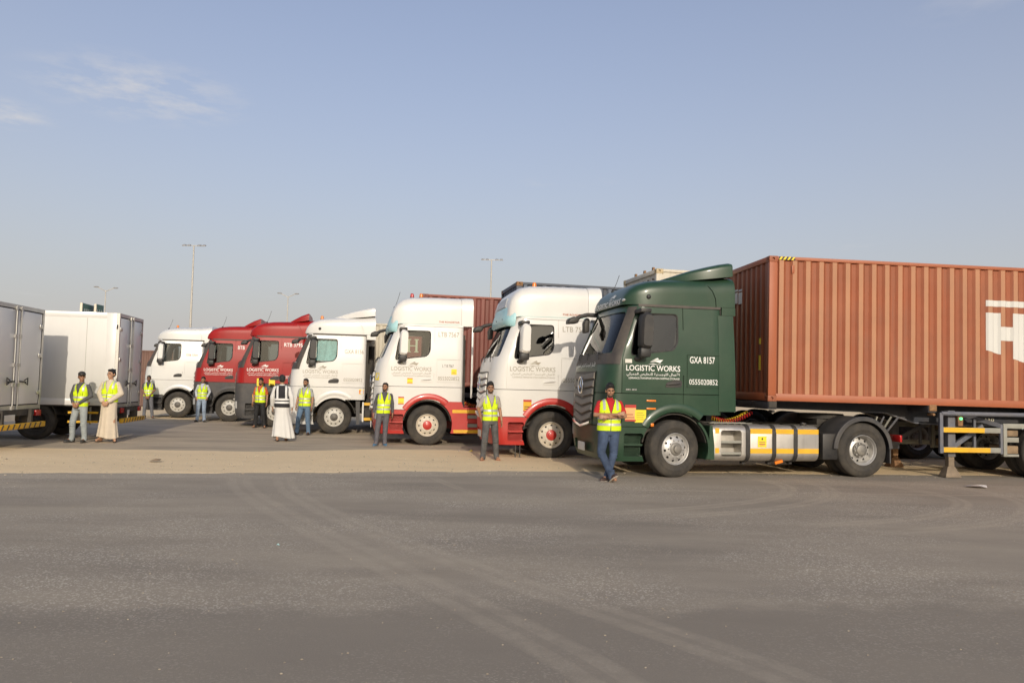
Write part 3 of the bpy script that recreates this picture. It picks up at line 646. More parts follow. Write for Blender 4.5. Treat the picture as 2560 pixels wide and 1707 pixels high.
def sweep_arc(mb, c, secs, a0, a1, n=28, ea=1.0, eb=1.0):
    rings = []
    for k in range(n + 1):
        t = R(a0 + (a1 - a0) * k / n); rings.append([(c[0] + r * ea * math.cos(t), y, c[1] + r * eb * math.sin(t)) for r, y in secs])
    mb.loft(rings)
def copymat(key, name, mtl, parent, smooth=28):
    return link(name, key.copy(), mtl, parent, smooth)

def tractor(name, label, loc, th, o):
    """loc: ground point below the near front wheel's outer face"""
    nx, ny = -math.sin(th), math.cos(th)
    root = thing(name, label, 'truck', (loc[0] + 1.25 * nx, loc[1] + 1.25 * ny, 0), th, 'tractor units parked in a diagonal row')
    U, MI, SK, FE = o['upper'], o['mid'], o['skirt'], o['fender']; stream = o['roof'] == 'stream'; pil = o.get('pillar')
    cab = copymat(CAB['upper'], 'cab_shell', U, root)
    copymat(CAB['mid'], 'lower_cab_panel', MI, root); copymat(CAB['skirt'], 'bumper', SK, root)
    copymat(CAB['screen'], 'windscreen', G_front, root)
    if pil:
        copymat(CAB['cowl'], 'wiper_cowl', pil, root)
        for p in CAB['pillar']: copymat(p, 'pillar_trim', pil, root)
    for k in range(2):
        w = copymat(CAB['sideglass'][k], 'side_window', o.get('glass', G_side), root, None); copymat(CAB['surround'][k], 'window_seal', M_black, w)
    roof = copymat(ROOF[o['roof']], 'roof', o.get('roofmat', U), root, 50)
    for s in (-1, 1):
        d = MB(); rr_ = []
        for k in range(25):
            x0 = -0.72 + 1.62 * k / 24; y0 = sidey(x0, 3.16); rr_.append([(x0, s * (y0 - 0.03), 3.140), (x0, s * (y0 + 0.010), 3.140), (x0, s * (y0 + 0.008), 3.186), (x0, s * (y0 - 0.03), 3.186)])
        d.loft(rr_); d.build('roof_seam_trim', M_trim if stream else U, root)
    # interior
    m = MB(); m.box(-1.0, -0.78, -1.1, 1.1, 1.75, 2.18); m.box(-1.12, -0.95, -0.95, 0.95, 2.0, 2.2); dsh = m.build('dashboard', M_dash, root, 0.03)
    m = MB(); m.lathe([(0.20, -0.014), (0.214, 0.0), (0.20, 0.014), (0.186, 0.0), (0.20, -0.014)], 24); sw = m.build('steering_wheel', M_black, root); sw.location = (-0.62, -0.55, 2.22); sw.rotation_euler = (0, 0, 0); sw.rotation_euler = (R(90), R(0), R(0)); sw.rotation_euler = (R(65), 0, R(-90))
    for s in (-1, 1):
        m = MB(); m.box(-0.42, 0.08, s * 0.55 - 0.24, s * 0.55 + 0.24, 1.72, 1.92); m.prism([(-0.02, 1.9), (0.12, 1.9), (0.26, 2.62), (0.14, 2.64)], 'y', s * 0.55 - 0.23, s * 0.55 + 0.23); m.box(0.13, 0.25, s * 0.55 - 0.12, s * 0.55 + 0.12, 2.62, 2.80)
        m.build('seat', M_seat, root, 0.03)
    m = MB(); m.box(0.42, 0.84, -1.1, 1.1, 1.62, 2.05); m.build('bunk', M_lining, root, 0.04)
    if o.get('curtain'):
        m = MB(); P = []
        for k in range(14): P.append((-0.62 + 0.045 * k + 0.0, -1.08 + 0.018 * math.sin(k * 2.2), 2.34))
        top = [(-0.55 + 0.05 * k, -1.07 + 0.02 * math.sin(k * 2.4), 3.03) for k in range(14)]
        m.loft([P, top], False, False, False); m.build('curtain', o['curtain'], root)
    # wheel arch trim and housing
    for s in (-1, 1):
        m = MB(); sec = [(0.672, s * 1.16), (0.668, s * 1.262), (0.69, s * 1.272), (0.78, s * 1.266), (0.815, s * 1.247), (0.815, s * 1.2), (0.7, s * 1.14)]
        sweep_arc(m, (0.02, 0.54), sec, 50, 148, 26); m.build('wheel_arch_trim', FE, root)
        m = MB(); sweep_arc(m, (0.0, 0.54), [(0.645, s * 1.18), (0.645, s * 0.62), (0.665, s * 0.62), (0.665, s * 1.18)], 10, 170, 24); m.build('wheel_housing', M_chas, root)
        m = MB(); m.box(-0.99, -0.64, min(s * 1.10, s * 1.215), max(s * 1.10, s * 1.215), 0.575, 0.605); m.box(-0.99, -0.64, min(s * 1.06, s * 1.10), max(s * 1.06, s * 1.10), 0.36, 0.82); m.build('entry_step', SK, root)
    # grille
    if o.get('grille', True):
        gm = o.get('grillemat', M_grille)
        m = MB(); q = 10; Z = [0.86, 1.2, 1.55, 1.93]; v = []
        for z in Z:
            hw_ = 0.60 + 0.10 * (z - 0.86)
            for k in range(q + 1): y = -hw_ + 2 * hw_ * k / q; v.append((surfx(y, z) - 0.012, y, z + (0.06 * (abs(y) / hw_) if z < 1 else 0)))
        m.add(v, [(j * (q + 1) + k, j * (q + 1) + k + 1, (j + 1) * (q + 1) + k + 1, (j + 1) * (q + 1) + k) for j in range(3) for k in range(q)])
        gr = m.build('grille', M_black, root)
        for j in range(6):
            z = 1.00 + 0.163 * j; hw_ = 0.585 + 0.016 * j; dip = 0.10 - 0.014 * j; m = MB(); rings = []
            for k in range(17):
                y = -hw_ + 2 * hw_ * k / 16; zz = z + dip * abs(y) / hw_; x = surfx(y, min(zz, 2.0)) - 0.010
                rings.append([(x, y, zz - 0.060), (x - 0.026, y, zz - 0.056), (x - 0.034, y, zz - 0.040), (x - 0.012, y, zz + 0.056), (x, y, zz + 0.058)])
            m.loft(rings); m.build('grille_slat', gm, gr)
        m = MB(); rings = []
        for k in range(17):
            y = -0.60 + 1.2 * k / 16; zz = 0.875 + 0.09 * abs(y) / 0.6; x = surfx(y, zz) - 0.006
            rings.append([(x, y, zz - 0.03), (x - 0.06, y, zz - 0.02), (x - 0.055, y, zz + 0.02), (x, y, zz + 0.03)])
        m.loft(rings); m.build('grille_chrome_strip', M_chrome if stream else U, gr)
        m = MB(); xx = surfx(0, 1.66) - 0.075; R_ = 0.155; st = MB()
        ringp = [(xx, R_ * math.cos(R(a)), 1.66 + R_ * math.sin(R(a))) for a in range(0, 360, 12)]
        rr = []
        for i in range(31):
            a = R(12 * i); c_ = Vector((xx, R_ * math.cos(a), 1.66 + R_ * math.sin(a))); rad = Vector((0, math.cos(a), math.sin(a)))
            rr.append([c_ + rad * (0.013 * math.cos(R(60 * k))) + Vector((1, 0, 0)) * (0.013 * math.sin(R(60 * k))) for k in range(6)])
        st.loft(rr, False, False)
        for a in (90, 210, 330):
            t = Vector((0, math.cos(R(a)), math.sin(R(a)))); n_ = Vector((0, -math.sin(R(a)), math.cos(R(a)))); c_ = Vector((xx, 0, 1.66))
            st.add([c_ + t * 0.15, c_ + n_ * 0.026, c_ - n_ * 0.026, c_ + Vector((-0.022, 0, 0)), c_ - t * 0.02], [(0, 1, 3), (0, 3, 2), (1, 4, 3), (3, 4, 2)])
        st.build('star_emblem', M_chrome, gr, smooth=20)
    # headlights, plate, fog band
    for s in (-1, 1):
        m = MB(); v = []; n = 8
        for z in (0.66, 0.90):
            for k in range(n + 1):
                a = s * (33 + 27 * k / n); v.append(surf(a, z, -0.008 if 0 < k < n else 0.01))
        m.add(v, [(k, k + 1, n + 2 + k, n + 1 + k) for k in range(n)]); hl = m.build('headlight', M_lamp, root)
        m = MB()
        for k in range(2):
            p = Vector(surf(s * (40 + 10 * k), 0.77, 0.02)); m.ell(p, (0.02, 0.06, 0.07), 12, 8)
        m.build('lamp_reflector', M_chrome, hl)
    m = MB(); x = surfx(0.2, 0.5) - 0.03; m.box(x - 0.02, x, -0.20, 0.24, 0.40, 0.56); m.build('number_plate', M_plate, root, 0.006)
    # wipers
    for y0 in (-0.80, -0.12, 0.46):
        P = []
        for k in range(7):
            y = y0 + 0.50 * k / 6; z = 2.265 + 0.05 * k / 6; P.append((surfx(y, z) - 0.018, y, z))
        m = MB(); m.tube(P, 0.009, 6); m.tube([(surfx(y0 + 0.05, 2.16) - 0.03, y0 + 0.05, 2.16), (surfx(y0 + 0.08, 2.22) - 0.035, y0 + 0.14, 2.24), P[3]], 0.010, 6); m.build('wiper', M_black, root)
    # mirrors
    for s in (-1, 1):
        mm = o.get('mirror', M_black); m = MB()
        yy = s * 1.44; pr = roundpoly([(-0.80, 2.36), (-0.60, 2.34), (-0.585, 2.98), (-0.74, 3.02), (-0.785, 2.9)], 0.06, 3)
        rings = [[(p[0] + (0.02 if abs(t) > 0.11 else 0), yy + t, p[1]) for p in pr] for t in (-0.145, -0.10, 0.10, 0.145)]
        sc = []
        for t, ring in zip((-0.145, -0.10, 0.10, 0.145), rings):
            f_ = 0.86 if abs(t) > 0.11 else 1.0; sc.append([(-0.69 + (p[0] + 0.69) * f_, p[1], 2.67 + (p[2] - 2.67) * f_) for p in ring])
        m.loft(sc); mi = m.build('mirror', mm, root, smooth=40)
        m = MB(); m.tube([(-0.80, s * 1.20, 2.16), (-0.75, s * 1.32, 2.17), (-0.68, s * 1.43, 2.24), (-0.68, s * 1.44, 2.40)], [0.05, 0.045, 0.045, 0.05], 8); m.build('mirror_arm', M_black, mi)
        m = MB(); m.box(-0.80, -0.60, min(s * 1.33, s * 1.53), max(s * 1.33, s * 1.53), 2.19, 2.36); m.build('wide_angle_mirror', M_black, mi, 0.03)
        m = MB(); m.box(-0.80, -0.60, min(s * 1.15, s * 1.52), max(s * 1.15, s * 1.52), 3.0, 3.075); m.build('mirror_bracket', M_black, mi, 0.015)
        m = MB(); m.box(-0.592, -0.580, s * 1.44 - 0.10, s * 1.44 + 0.10, 2.42, 2.92); m.build('mirror_glass', M_chrome, mi)
    # front kerb mirror on the far corner
    m = MB(); m.tube([(-0.84, 0.96, 3.13), (-1.08, 1.00, 3.14), (-1.24, 1.02, 3.10), (-1.33, 1.03, 3.04)], [0.05, 0.045, 0.045, 0.05], 10); fm_ = m.build('front_mirror_arm', M_black, root)
    m = MB(); m.prism([(-1.53, 2.93), (-1.31, 2.95), (-1.26, 3.08), (-1.40, 3.09), (-1.51, 3.04)], 'y', 0.90, 1.16); m.build('front_mirror', M_black, fm_, 0.035, seg=3)
    m = MB(); m.prism([(-1.11, 2.76), (-1.00, 2.78), (-0.98, 3.06), (-1.06, 3.10), (-1.12, 2.98)], 'y', 1.14, 1.32); m.build('kerb_mirror', M_black, root, 0.03, seg=3)
    # door handle
    m = MB(); y = -sidey(-0.02, 1.74); 
    m.loft([[(x_, y - dy_, z_) for x_, z_ in roundpoly([(-0.22, 1.65), (0.09, 1.655), (0.115, 1.72), (0.10, 1.785), (-0.04, 1.795), (-0.20, 1.74)], 0.05, 4)] for dy_ in (-0.01, 0.010)]); hd = m.build('door_handle', o.get('handle', M_black), root)
    m = MB(); m.tube([(-0.19, y - 0.012, 1.705), (-0.12, y - 0.040, 1.720), (0.02, y - 0.042, 1.730), (0.07, y - 0.012, 1.735)], 0.016, 8); m.build('handle_grip', o.get('handle', M_grey), hd)
    # roof furniture
    if o.get('beacons'):
        for (bx, by, bm_) in o['beacons']:
            hit = BV_ROOF[o['roof']].ray_cast(Vector((bx, by, 6)), Vector((0, 0, -1)), 5)[0]
            m = MB(); m.cyl((bx, by, hit.z - 0.01), (bx, by, hit.z + 0.03), 0.06, None, 14); b = m.build('beacon_base', M_black, root)
            m = MB(); m.cyl((bx, by, hit.z + 0.03), (bx, by, hit.z + 0.11), 0.055, 0.045, 14); m.ell((bx, by, hit.z + 0.11), (0.045, 0.045, 0.025), 14, 6); m.build('beacon_lens', bm_, b)
    if o.get('antenna'):
        ax_, ay_, al_ = o['antenna']; hit = BV_ROOF[o['roof']].ray_cast(Vector((ax_, ay_, 6)), Vector((0, 0, -1)), 5)[0]
        m = MB(); m.ell(hit, (0.035, 0.035, 0.04), 10, 6); m.tube([hit, hit + Vector((0.08, 0.0, al_ * 0.5)), hit + Vector((0.14, 0, al_))], 0.006, 5); m.build('antenna', M_black, root)
    if o.get('sideball'):
        m = MB(); bx_, bz_ = 0.0 - 0.52, 3.33; hit = BV_ROOF[o['roof']].ray_cast(Vector((bx_, -3, bz_)), Vector((0, 1, 0)), 5)[0]
        m.ell(hit, (0.045, 0.03, 0.045), 12, 8); m.build('roof_plug', M_black, root)
    if stream:
        if o.get('spoiler', True) == 'short':
            m = MB(); S = [(0.36, 0.86, 3.68, 3.71), (0.52, 0.98, 3.70, 3.81), (0.75, 1.06, 3.73, 3.94), (0.98, 1.10, 3.77, 4.03), (1.02, 1.10, 3.78, 4.02)]
            m.loft([archsec(x, w, z0, H, 9.0, 44) for x, w, z0, H in S]); m.build('roof_deflector', U, root, smooth=40)
        elif o.get('spoiler', True):
            m = MB(); S = [(-0.10, 0.62, 3.66, 3.725), (0.15, 0.84, 3.68, 3.81), (0.4, 0.99, 3.70, 3.90), (0.7, 1.08, 3.73, 3.98), (0.95, 1.12, 3.76, 4.04), (1.12, 1.13, 3.78, 4.07), (1.165, 1.13, 3.79, 4.06)]
            m.loft([archsec(x, w, z0, H, 9.0, 44) for x, w, z0, H in S]); m.build('roof_deflector', U, root, smooth=40)
        for s in (-1, 1):
            m = MB(); m.loft([[(0.925, s * 1.12, z), (0.925, s * 1.176, z), (1.10, s * 1.183, z), (1.20, s * 1.181, z), (1.20, s * 1.12, z)] for z in (3.03, 3.1, 3.18)]); m.build('rear_fairing', U, root)
    else:
        m = MB(); S = [(0.855, 1.157, 3.17, 3.962), (1.0, 1.17, 3.17, 3.97), (1.17, 1.18, 3.17, 3.97)]
        m.loft([archsec(x, w, z0, H, 7.0, 44) for x, w, z0, H in S]); m.build('rear_fairing', U, root, smooth=40)
    if not stream:
        for s in (-1, 1):
            m = MB(); m.box(1.14, 1.19, min(s * 1.12, s * 1.16), max(s * 1.12, s * 1.16), 1.25, 3.168); m.build('side_fin', U, root, 0.008)
    if o.get('side_deflector'):
        for s in (-1, 1):
            m = MB(); rings = []
            for z in (1.22, 1.6, 2.1, 2.6, 3.025):
                w = interp(HW, z); rings.append([(0.84, s * (w - 0.06), z), (0.845, s * (w + 0.005), z), (1.0, s * (w + 0.008), z), (1.19 - 0.02 * (z - 1.2), s * (w + 0.002), z), (1.20 - 0.02 * (z - 1.2), s * (w - 0.03), z)])
            m.loft(rings); m.build('side_deflector', U, root)
    # chassis
    WB = o.get('wb', 3.95)
    for s in (-1, 1):
        m = MB(); m.box(-0.9, WB + 0.9, s * 0.42 - 0.04, s * 0.42 + 0.04, 0.72, 1.0); m.build('chassis_rail', M_chas, root)
    m = MB(); m.cyl((0, -1.0, 0.52), (0, 1.0, 0.52), 0.07); m.build('front_axle', M_chas, root); m = MB(); m.cyl((WB, -1.0, 0.54), (WB, 1.0, 0.54), 0.10); m.ell((WB, 0, 0.56), (0.28, 0.24, 0.26), 14, 8); m.build('rear_axle', M_chas, root); m = MB(); m.box(-0.8, 0.9, -0.34, 0.34, 0.62, 1.35); m.build('engine', M_chas, root, 0.03)
    rim, hub, nuts = o.get('rim', M_steel), o.get('hub', M_hub), o.get('nuts')
    for s in (-1, 1):
        wheel(root, (0, s * 1.25, 0.537), -s, 'front', rim, hub, o.get('steer', 0.0), nuts)
        wheel(root, (WB, s * 1.25, 0.537), -s, 'rear', rim, M_hub)
        wi = wheel(root, (WB, s * 0.57, 0.537), s, 'rear', rim, M_hub)
        m = MB(); sweep_arc(m, (WB, 0.55), [(0.63, s * 1.26), (0.63, s * 0.55), (0.65, s * 0.55), (0.655, s * 1.26), (0.635, s * 1.275), (0.57, s * 1.27), (0.57, s * 1.255)], 2, 178, 30); 
        m.box(WB + 0.60, WB + 0.625, min(s * 1.24, s * 0.6), max(s * 1.24, s * 0.6), 0.28, 0.6); m.build('rear_mudguard', M_grey, root)
        m = MB(); m.box(WB - 0.86, WB - 0.52, min(s * 1.20, s * 0.7), max(s * 1.20, s * 0.7), 0.34, 0.86); m.build('battery_box', M_black, root, 0.03)
        m = MB(); m.box(WB + 0.88, WB + 0.93, min(s * 1.18, s * 0.85), max(s * 1.18, s * 0.85), 0.70, 0.84); m.build('tail_light', M_redlens, root, 0.01)
    m = MB(); m.cyl((WB - 0.15, 0, 1.12), (WB - 0.15, 0, 1.22), 0.5, 0.46, 28); m.box(WB - 0.5, WB + 0.2, -0.42, 0.42, 1.0, 1.12); m.build('fifth_wheel', M_chas, root, 0.01)
    m = MB(); m.box(0.97, 1.08, -0.42, 0.42, 1.0, 2.3); m.cyl((1.1, 0.55, 1.0), (1.1, 0.55, 2.9), 0.10); m.box(0.93, 0.99, -0.95, 0.95, 1.35, 2.95); m.build('cab_rear_frame', M_chas, root)
    # coiled air lines behind the cab
    for k, (yy, cm) in enumerate(((-0.30, mat('red_hose', (0.40, 0.015, 0.015), 0.5)), (-0.10, mat('yellow_hose', (0.60, 0.42, 0.02), 0.5)))):
        m = MB(); P = []
        for i in range(150):
            t = i / 149; x = 1.12 + 0.95 * t; sag = -0.28 * math.sin(math.pi * t) + 0.16 * t; P.append((x + 0.0, yy + 0.035 * math.cos(i * 0.75), 1.14 + sag * 0.5 + 0.035 * math.sin(i * 0.75)))
        m.tube(P, 0.012, 5); m.build('coiled_air_line', cm, root)
    if o['side'] == 'tank':
        tank(root, 0.78, 3.03, -1)
        m = MB(); m.prism(rrect(-1.18, -0.55, 0.30, 0.98, 0.18, 6), 'x', 0.8, 3.0); tk = m.mesh('t'); tk.transform(Matrix.Scale(-1, 4, (0, 1, 0))); tk.flip_normals(); link('far_fuel_tank', tk, M_alu, root)
        m = MB(); sweep_arc(m, (0.0, 0.54), [(0.66, -1.245), (0.66, -0.75), (0.685, -0.75), (0.70, -1.245)], -16, 47, 16); m.prism([(0.62, 0.34), (0.80, 0.34), (0.80, 0.60), (0.76, 0.98), (0.70, 0.98), (0.69, 0.60)], 'y', -1.22, -0.85); m.build('rear_wing', FE, root)
    elif o['side'] == 'skirt':
        for s in (-1, 1):
            y0, y1 = sorted((s * 1.235, s * 1.13)); m = MB()
            pts = [(2.95, 0.31), (2.95, 1.0), (0.95, 1.0), (0.90, 1.15), (0.42, 1.15)] + [(0.66 * math.cos(R(a)), 0.54 + 0.66 * math.sin(R(a))) for a in (62, 50, 35, 20, 5, -10, -20)]
            m.prism(pts, 'y', y0, y1); sk_ = m.mesh('s')
            c = MB()
            for z0 in (0.47, 0.70): c.prism(rrect(1.06, 1.36, z0, z0 + 0.13, 0.03), 'y', s * 1.17, s * 1.4)
            sk_ = boolean(sk_, [c.mesh()]); so = link('side_skirt', sk_, SK, root, 30)
            m = MB()
            for z0 in (0.47, 0.70): m.box(1.08, 1.34, min(s * 1.168, s * 1.20), max(s * 1.168, s * 1.20), z0 + 0.01, z0 + 0.10)
            m.build('step_recess', M_galv, so)
            for z0 in (0.325, 0.855):
                m = MB(); m.box(0.66 if z0 > 0.5 else 0.70, 2.9, min(s * 1.2351, s * 1.240), max(s * 1.2351, s * 1.240), z0, z0 + 0.085); m.build('yellow_stripe', M_yel, so)
    else:
        m = MB(); m.prism([(0.70, 0.30), (0.80, 0.30), (0.80, 1.05), (0.66, 1.05)], 'y', -1.15, -0.8); m.build('mud_flap', M_grey, root); m = MB(); m.box(0.87, 0.92, -1.235, -1.19, 0.40, 1.02); m.build('step_bracket', FE if o.get('bracket') else M_grey, root)
        m = MB(); m.cyl((0.95, -0.95, 0.64), (2.9, -0.95, 0.64), 0.26, None, 24); m.build('air_tank', M_chas, root)
        for z0 in (0.44, 0.92):
            m = MB(); m.box(0.93, 1.7, -1.24, -1.20, z0, z0 + 0.09); m.build('yellow_step_bar', M_yel, root)
    return root
def tank(root, x0, x1, s):
    xs = x0 + 0.62
    m = MB(); m.prism(rrect(-1.19, -0.55, 0.30, 1.0, 0.17, 7), 'x', xs + 0.10, x1); body = m.build('fuel_tank', M_alu, root, 0.012)
    fr = MB(); fr.prism(rrect(-1.19, -0.55, 0.30, 1.0, 0.15, 7), 'x', x0, xs + 0.085); c = MB(); c.prism(rrect(x0 + 0.17, xs - 0.02, 0.40, 0.90, 0.05), 'y', -1.6, -0.86)
    me = boolean(fr.mesh(bevel=0.02), [c.mesh()]); fo = link('step_box', me, M_alu, root, 32)
    for z in (0.43, 0.65):
        m = MB(); m.box(x0 + 0.172, xs - 0.022, -1.175, -0.90, z, z + 0.022); m.box(x0 + 0.172, xs - 0.022, -1.18, -1.165, z, z + 0.05); m.build('tank_step', M_galv, fo, 0.004)
    for z in (0.46, 0.84):
        for (a, b) in ((xs + 0.16, xs + 0.62), (xs + 0.70, xs + 1.08), (xs + 1.17, x1 - 0.01)):
            m = MB(); m.box(a, b, -1.196, -1.1905, z, z + 0.095); m.build('yellow_stripe', M_yel, body)
        m = MB(); m.box(x0 + 0.05, x0 + 0.13, -1.196, -1.1905, z, z + 0.10); m.build('yellow_patch', M_yel, fo)
    for xx in (xs + 0.115, xs + 0.665, xs + 1.125):
        m = MB(); o_ = rrect(-1.203, -0.54, 0.285, 1.015, 0.18, 7); i_ = rrect(-1.192, -0.55, 0.298, 1.002, 0.17, 7); n = len(o_)
        v = [(xx + t, p[0], p[1]) for t in (-0.042, 0.042) for p in o_] ; m.add(v, [(i, (i + 1) % n, n + (i + 1) % n, n + i) for i in range(n)]); m.box(xx - 0.03, xx + 0.03, -1.0, -0.9, 0.24, 0.30); m.build('tank_strap', M_black, body)
    m = MB(); m.cyl((x1 - 0.22, -0.98, 0.985), (x1 - 0.22, -1.0, 1.05), 0.065, 0.06, 16); m.build('filler_cap', M_black, body); m = MB(); m.cyl((x1 - 0.22, -1.0, 1.05), (x1 - 0.22, -1.005, 1.066), 0.045, None, 16); m.build('cap_disc', M_chrome, body)
    pl = MB(); pl.box(xs + 0.32, xs + 0.50, -1.198, -1.192, 0.58, 0.79); p = pl.build('yellow_placard', M_yelp, body)
    for k, (t, z, w, h) in enumerate(((0.395, 0.72, 0.03, 0.04), (0.345, 0.67, 0.13, 0.016), (0.345, 0.625, 0.13, 0.024), (0.36, 0.605, 0.10, 0.008))):
        decal('placard_print', RECT, M_red_t if k else M_black_t, p, (xs + t, -1.1985, z), (1, 0, 0), w, (0, 0, 1), h)
    m = MB(); m.bar((xs + 0.72, -1.12, 0.27), (xs + 0.88, -1.12, 0.31), 0.04, 0.055); m.build('orange_marker', M_orange, body)
    m = MB()
    for k in range(6): m.bar((x0 + 0.12 + 0.14 * k, -1.0, 1.012), (x0 + 0.12 + 0.14 * k, -0.7, 1.012), 0.02, 0.02)
    m.bar((x0, -1.02, 1.03), (x0 + 0.9, -1.02, 1.03), 0.03, 0.012); m.bar((x0, -0.75, 1.03), (x0 + 0.9, -0.75, 1.03), 0.03, 0.012); m.build('catwalk', M_galv, root)
def placard(root, x, z, w, h, border=None, rise=0.0, prints=3, mtl=None, col=None):
    p = decal('sticker', RECT, mtl or M_yelp, root, (x, -1.6, z), (1, 0, rise), w, (0, 0, 1), h, BV_SIDE, YN, 0.006)
    if border: 
        decal('sticker_border', RECT, border, p, (x, -1.6, z + h * 0.82), (1, 0, rise), w, (0, 0, 1), h * 0.18, BV_SIDE, YN, 0.009)
        decal('sticker_border', RECT, border, p, (x, -1.6, z), (1, 0, rise), w, (0, 0, 1), h * 0.10, BV_SIDE, YN, 0.009)
    for k in range(prints):
        decal('sticker_print', RECT, col or M_red_t, p, (x + w * 0.14, -1.6, z + h * (0.2 + 0.18 * k)), (1, 0, rise), w * (0.72 - 0.12 * (k % 2)), (0, 0, 1), h * 0.06, BV_SIDE, YN, 0.010)
    return p
def livery(root, mtl, plate, bold, third='CLEARANCE.TRANSPORTATION SHIPPING.STORAGE', x0=-0.98, phone=True, platez=2.11, plate_w=0.5):
    side_text(root, SHIP, mtl, -0.56, 2.065, 0.30, 0.125, 'ship_logo')
    side_text(root, 'LOGISTIC WORKS', mtl, x0, 1.945, 1.05, 0.105, 'company_name', bold=bold)
    side_text(root, ARTXT, mtl, x0 + 0.01, 1.84, 1.03, 0.085, 'arabic_name', bold=bold * 0.3)
    side_text(root, third, mtl, x0 + 0.05, 1.795, 0.99, 0.034, 'services_line', bold=bold * 0.5)
    if plate: side_text(root, plate, mtl, 0.26, platez, plate_w, 0.125, 'fleet_number', bold=bold * 0.8)
    if phone: side_text(root, '0555020852', mtl, 0.25, 1.715, 0.57, 0.10, 'phone_number', bold=bold * 0.35)
# the cab and its trim were measured at a slightly small scale: bring them up about the front axle and the ground
KEEP = ('wheel', 'chassis_rail', 'front_axle', 'rear_axle', 'rear_mudguard', 'battery_box', 'tail_light', 'fifth_wheel', 'fuel_tank', 'far_fuel_tank', 'step_box', 'catwalk', 'rear_wing', 'wheel_housing', 'coiled_air_line', 'air_tank', 'engine', 'yellow_step_bar', 'step_bracket', 'mud_flap')
def scale_cab(root, k=1.0286, drop=0.0):
    M = Matrix.Translation((0, 0, -drop)) @ Matrix.Diagonal((k, 1.0, k, 1.0))
    def go(o):
        if o.location.length > 0: o.location = M @ o.location; o.data.transform(Matrix.Scale(k, 4))
        else:
            low = drop and o.name.split('.')[0] in ('bumper', 'entry_step', 'side_skirt', 'lower_cab_panel', 'wheel_arch_trim')
            o.data.transform(Matrix.Diagonal((k, 1.0, k, 1.0)) if low and o.name.split('.')[0] != 'lower_cab_panel' else M)
        for c in o.children: go(c)
    for c in list(root.children):
        if c.name.split('.')[0] not in KEEP: go(c)

# ------------------------------------------------------------------ the seven tractor units
TH = R(11.0)
common_stream = dict(roof='stream', pillar=M_trim, glass=G_side)
white_rims = dict(rim=mat('white_rim_paint', (0.56, 0.545, 0.50), 0.45, 0.1, 0.10, 9.0, 0.20), hub=mat('dark_hub', (0.10, 0.095, 0.09), 0.5, 0.4, 0.2, 9.0, 0.2))
T1 = tractor('tractor_unit', 'dark green tractor unit with white lettering, nearest of the row', (3.15, 14.95), TH,
    dict(common_stream, upper=M_green, mid=M_green, skirt=M_green, fender=M_green, side='tank', side_deflector=True, steer=R(11), sideball=True, glass=G_dark, wb=3.97, antenna=(-0.70, 0.5, 0.35)))
livery(T1, M_white_t, 'GXA 8157', 0.012, third='LEARANCE.TRANSPORTATION SHIPPING.STORAGE')
decal('door_tag', RECT, M_plate, T1, (-1.0, -1.6, 2.085), (1, 0, 0), 0.13, (0, 0, 1), 0.07, BV_SIDE, YN)
for k_, (bx_, bw_) in enumerate(((-0.98, 0.03), (-0.945, 0.03), (-0.91, 0.02), (-0.865, 0.05), (-0.805, 0.03))): side_text(T1, RECT, M_chrome, bx_, 1.585, bw_, 0.026, 'model_badge')
placard(T1, -0.99, 1.02, 0.21, 0.30, M_redtrim, 0.0, 2, mtl=mat('pale_orange_sticker', (0.72, 0.40, 0.16), 0.5)); placard(T1, -0.80, 1.00, 0.215, 0.23, None, 0, 4, col=mat('olive_print', (0.45, 0.36, 0.04), 0.6))
for z in (1.24, 1.385):
    m = MB(); m.box(-0.58, -0.40, -1.262, -1.238, z, z + 0.032); m.build('side_marker', M_orange, T1, 0.004)
m = MB(); m.box(-0.50, -0.44, -1.275, -1.25, 0.93, 0.99); m.build('side_indicator', M_orange, T1, 0.006)
FRONT = bvh_of(CAB['upper'], CAB['mid'], CAB['skirt'], ROOF['stream'])
decal('front_arabic_name', (ARTXT, 0.0), M_white_t, T1, (-2.6, 0.62, 1.98), (0, -1, 0), 1.24, (0, 0, 1), 0.13, FRONT, (1, 0, 0), 0.02)
for nm, shp, y0, w, z0, h in (('roof_name', ('LOGISTIC WORKS', 0.012), 0.82, 1.64, 3.21, 0.10), ('roof_ship_logo', SHIP, -0.02, 0.42, 3.33, 0.11)):
    decal(nm, shp, M_white_t, T1, (-2.6, y0, z0), (0, -1, 0), w, (0, 0, 1), h, BV_ROOF['stream'], (1, 0, 0), 0.008, 2)
m = MB(); hit = BV_ROOF['stream'].ray_cast(Vector((-3, -0.93, 3.27)), Vector((1, 0, 0)), 5)[0]; m.ell(hit, (0.03, 0.07, 0.03), 12, 6); m.build('roof_marker_lamp', M_lamp, T1)
giga = dict(roof='giga', upper=M_white, mid=M_white, skirt=M_redtrim, fender=M_redtrim, side='skirt', mirror=M_white, handle=M_white, rim=M_cream, hub=M_redtrim, nuts=M_cream, grillemat=M_white)
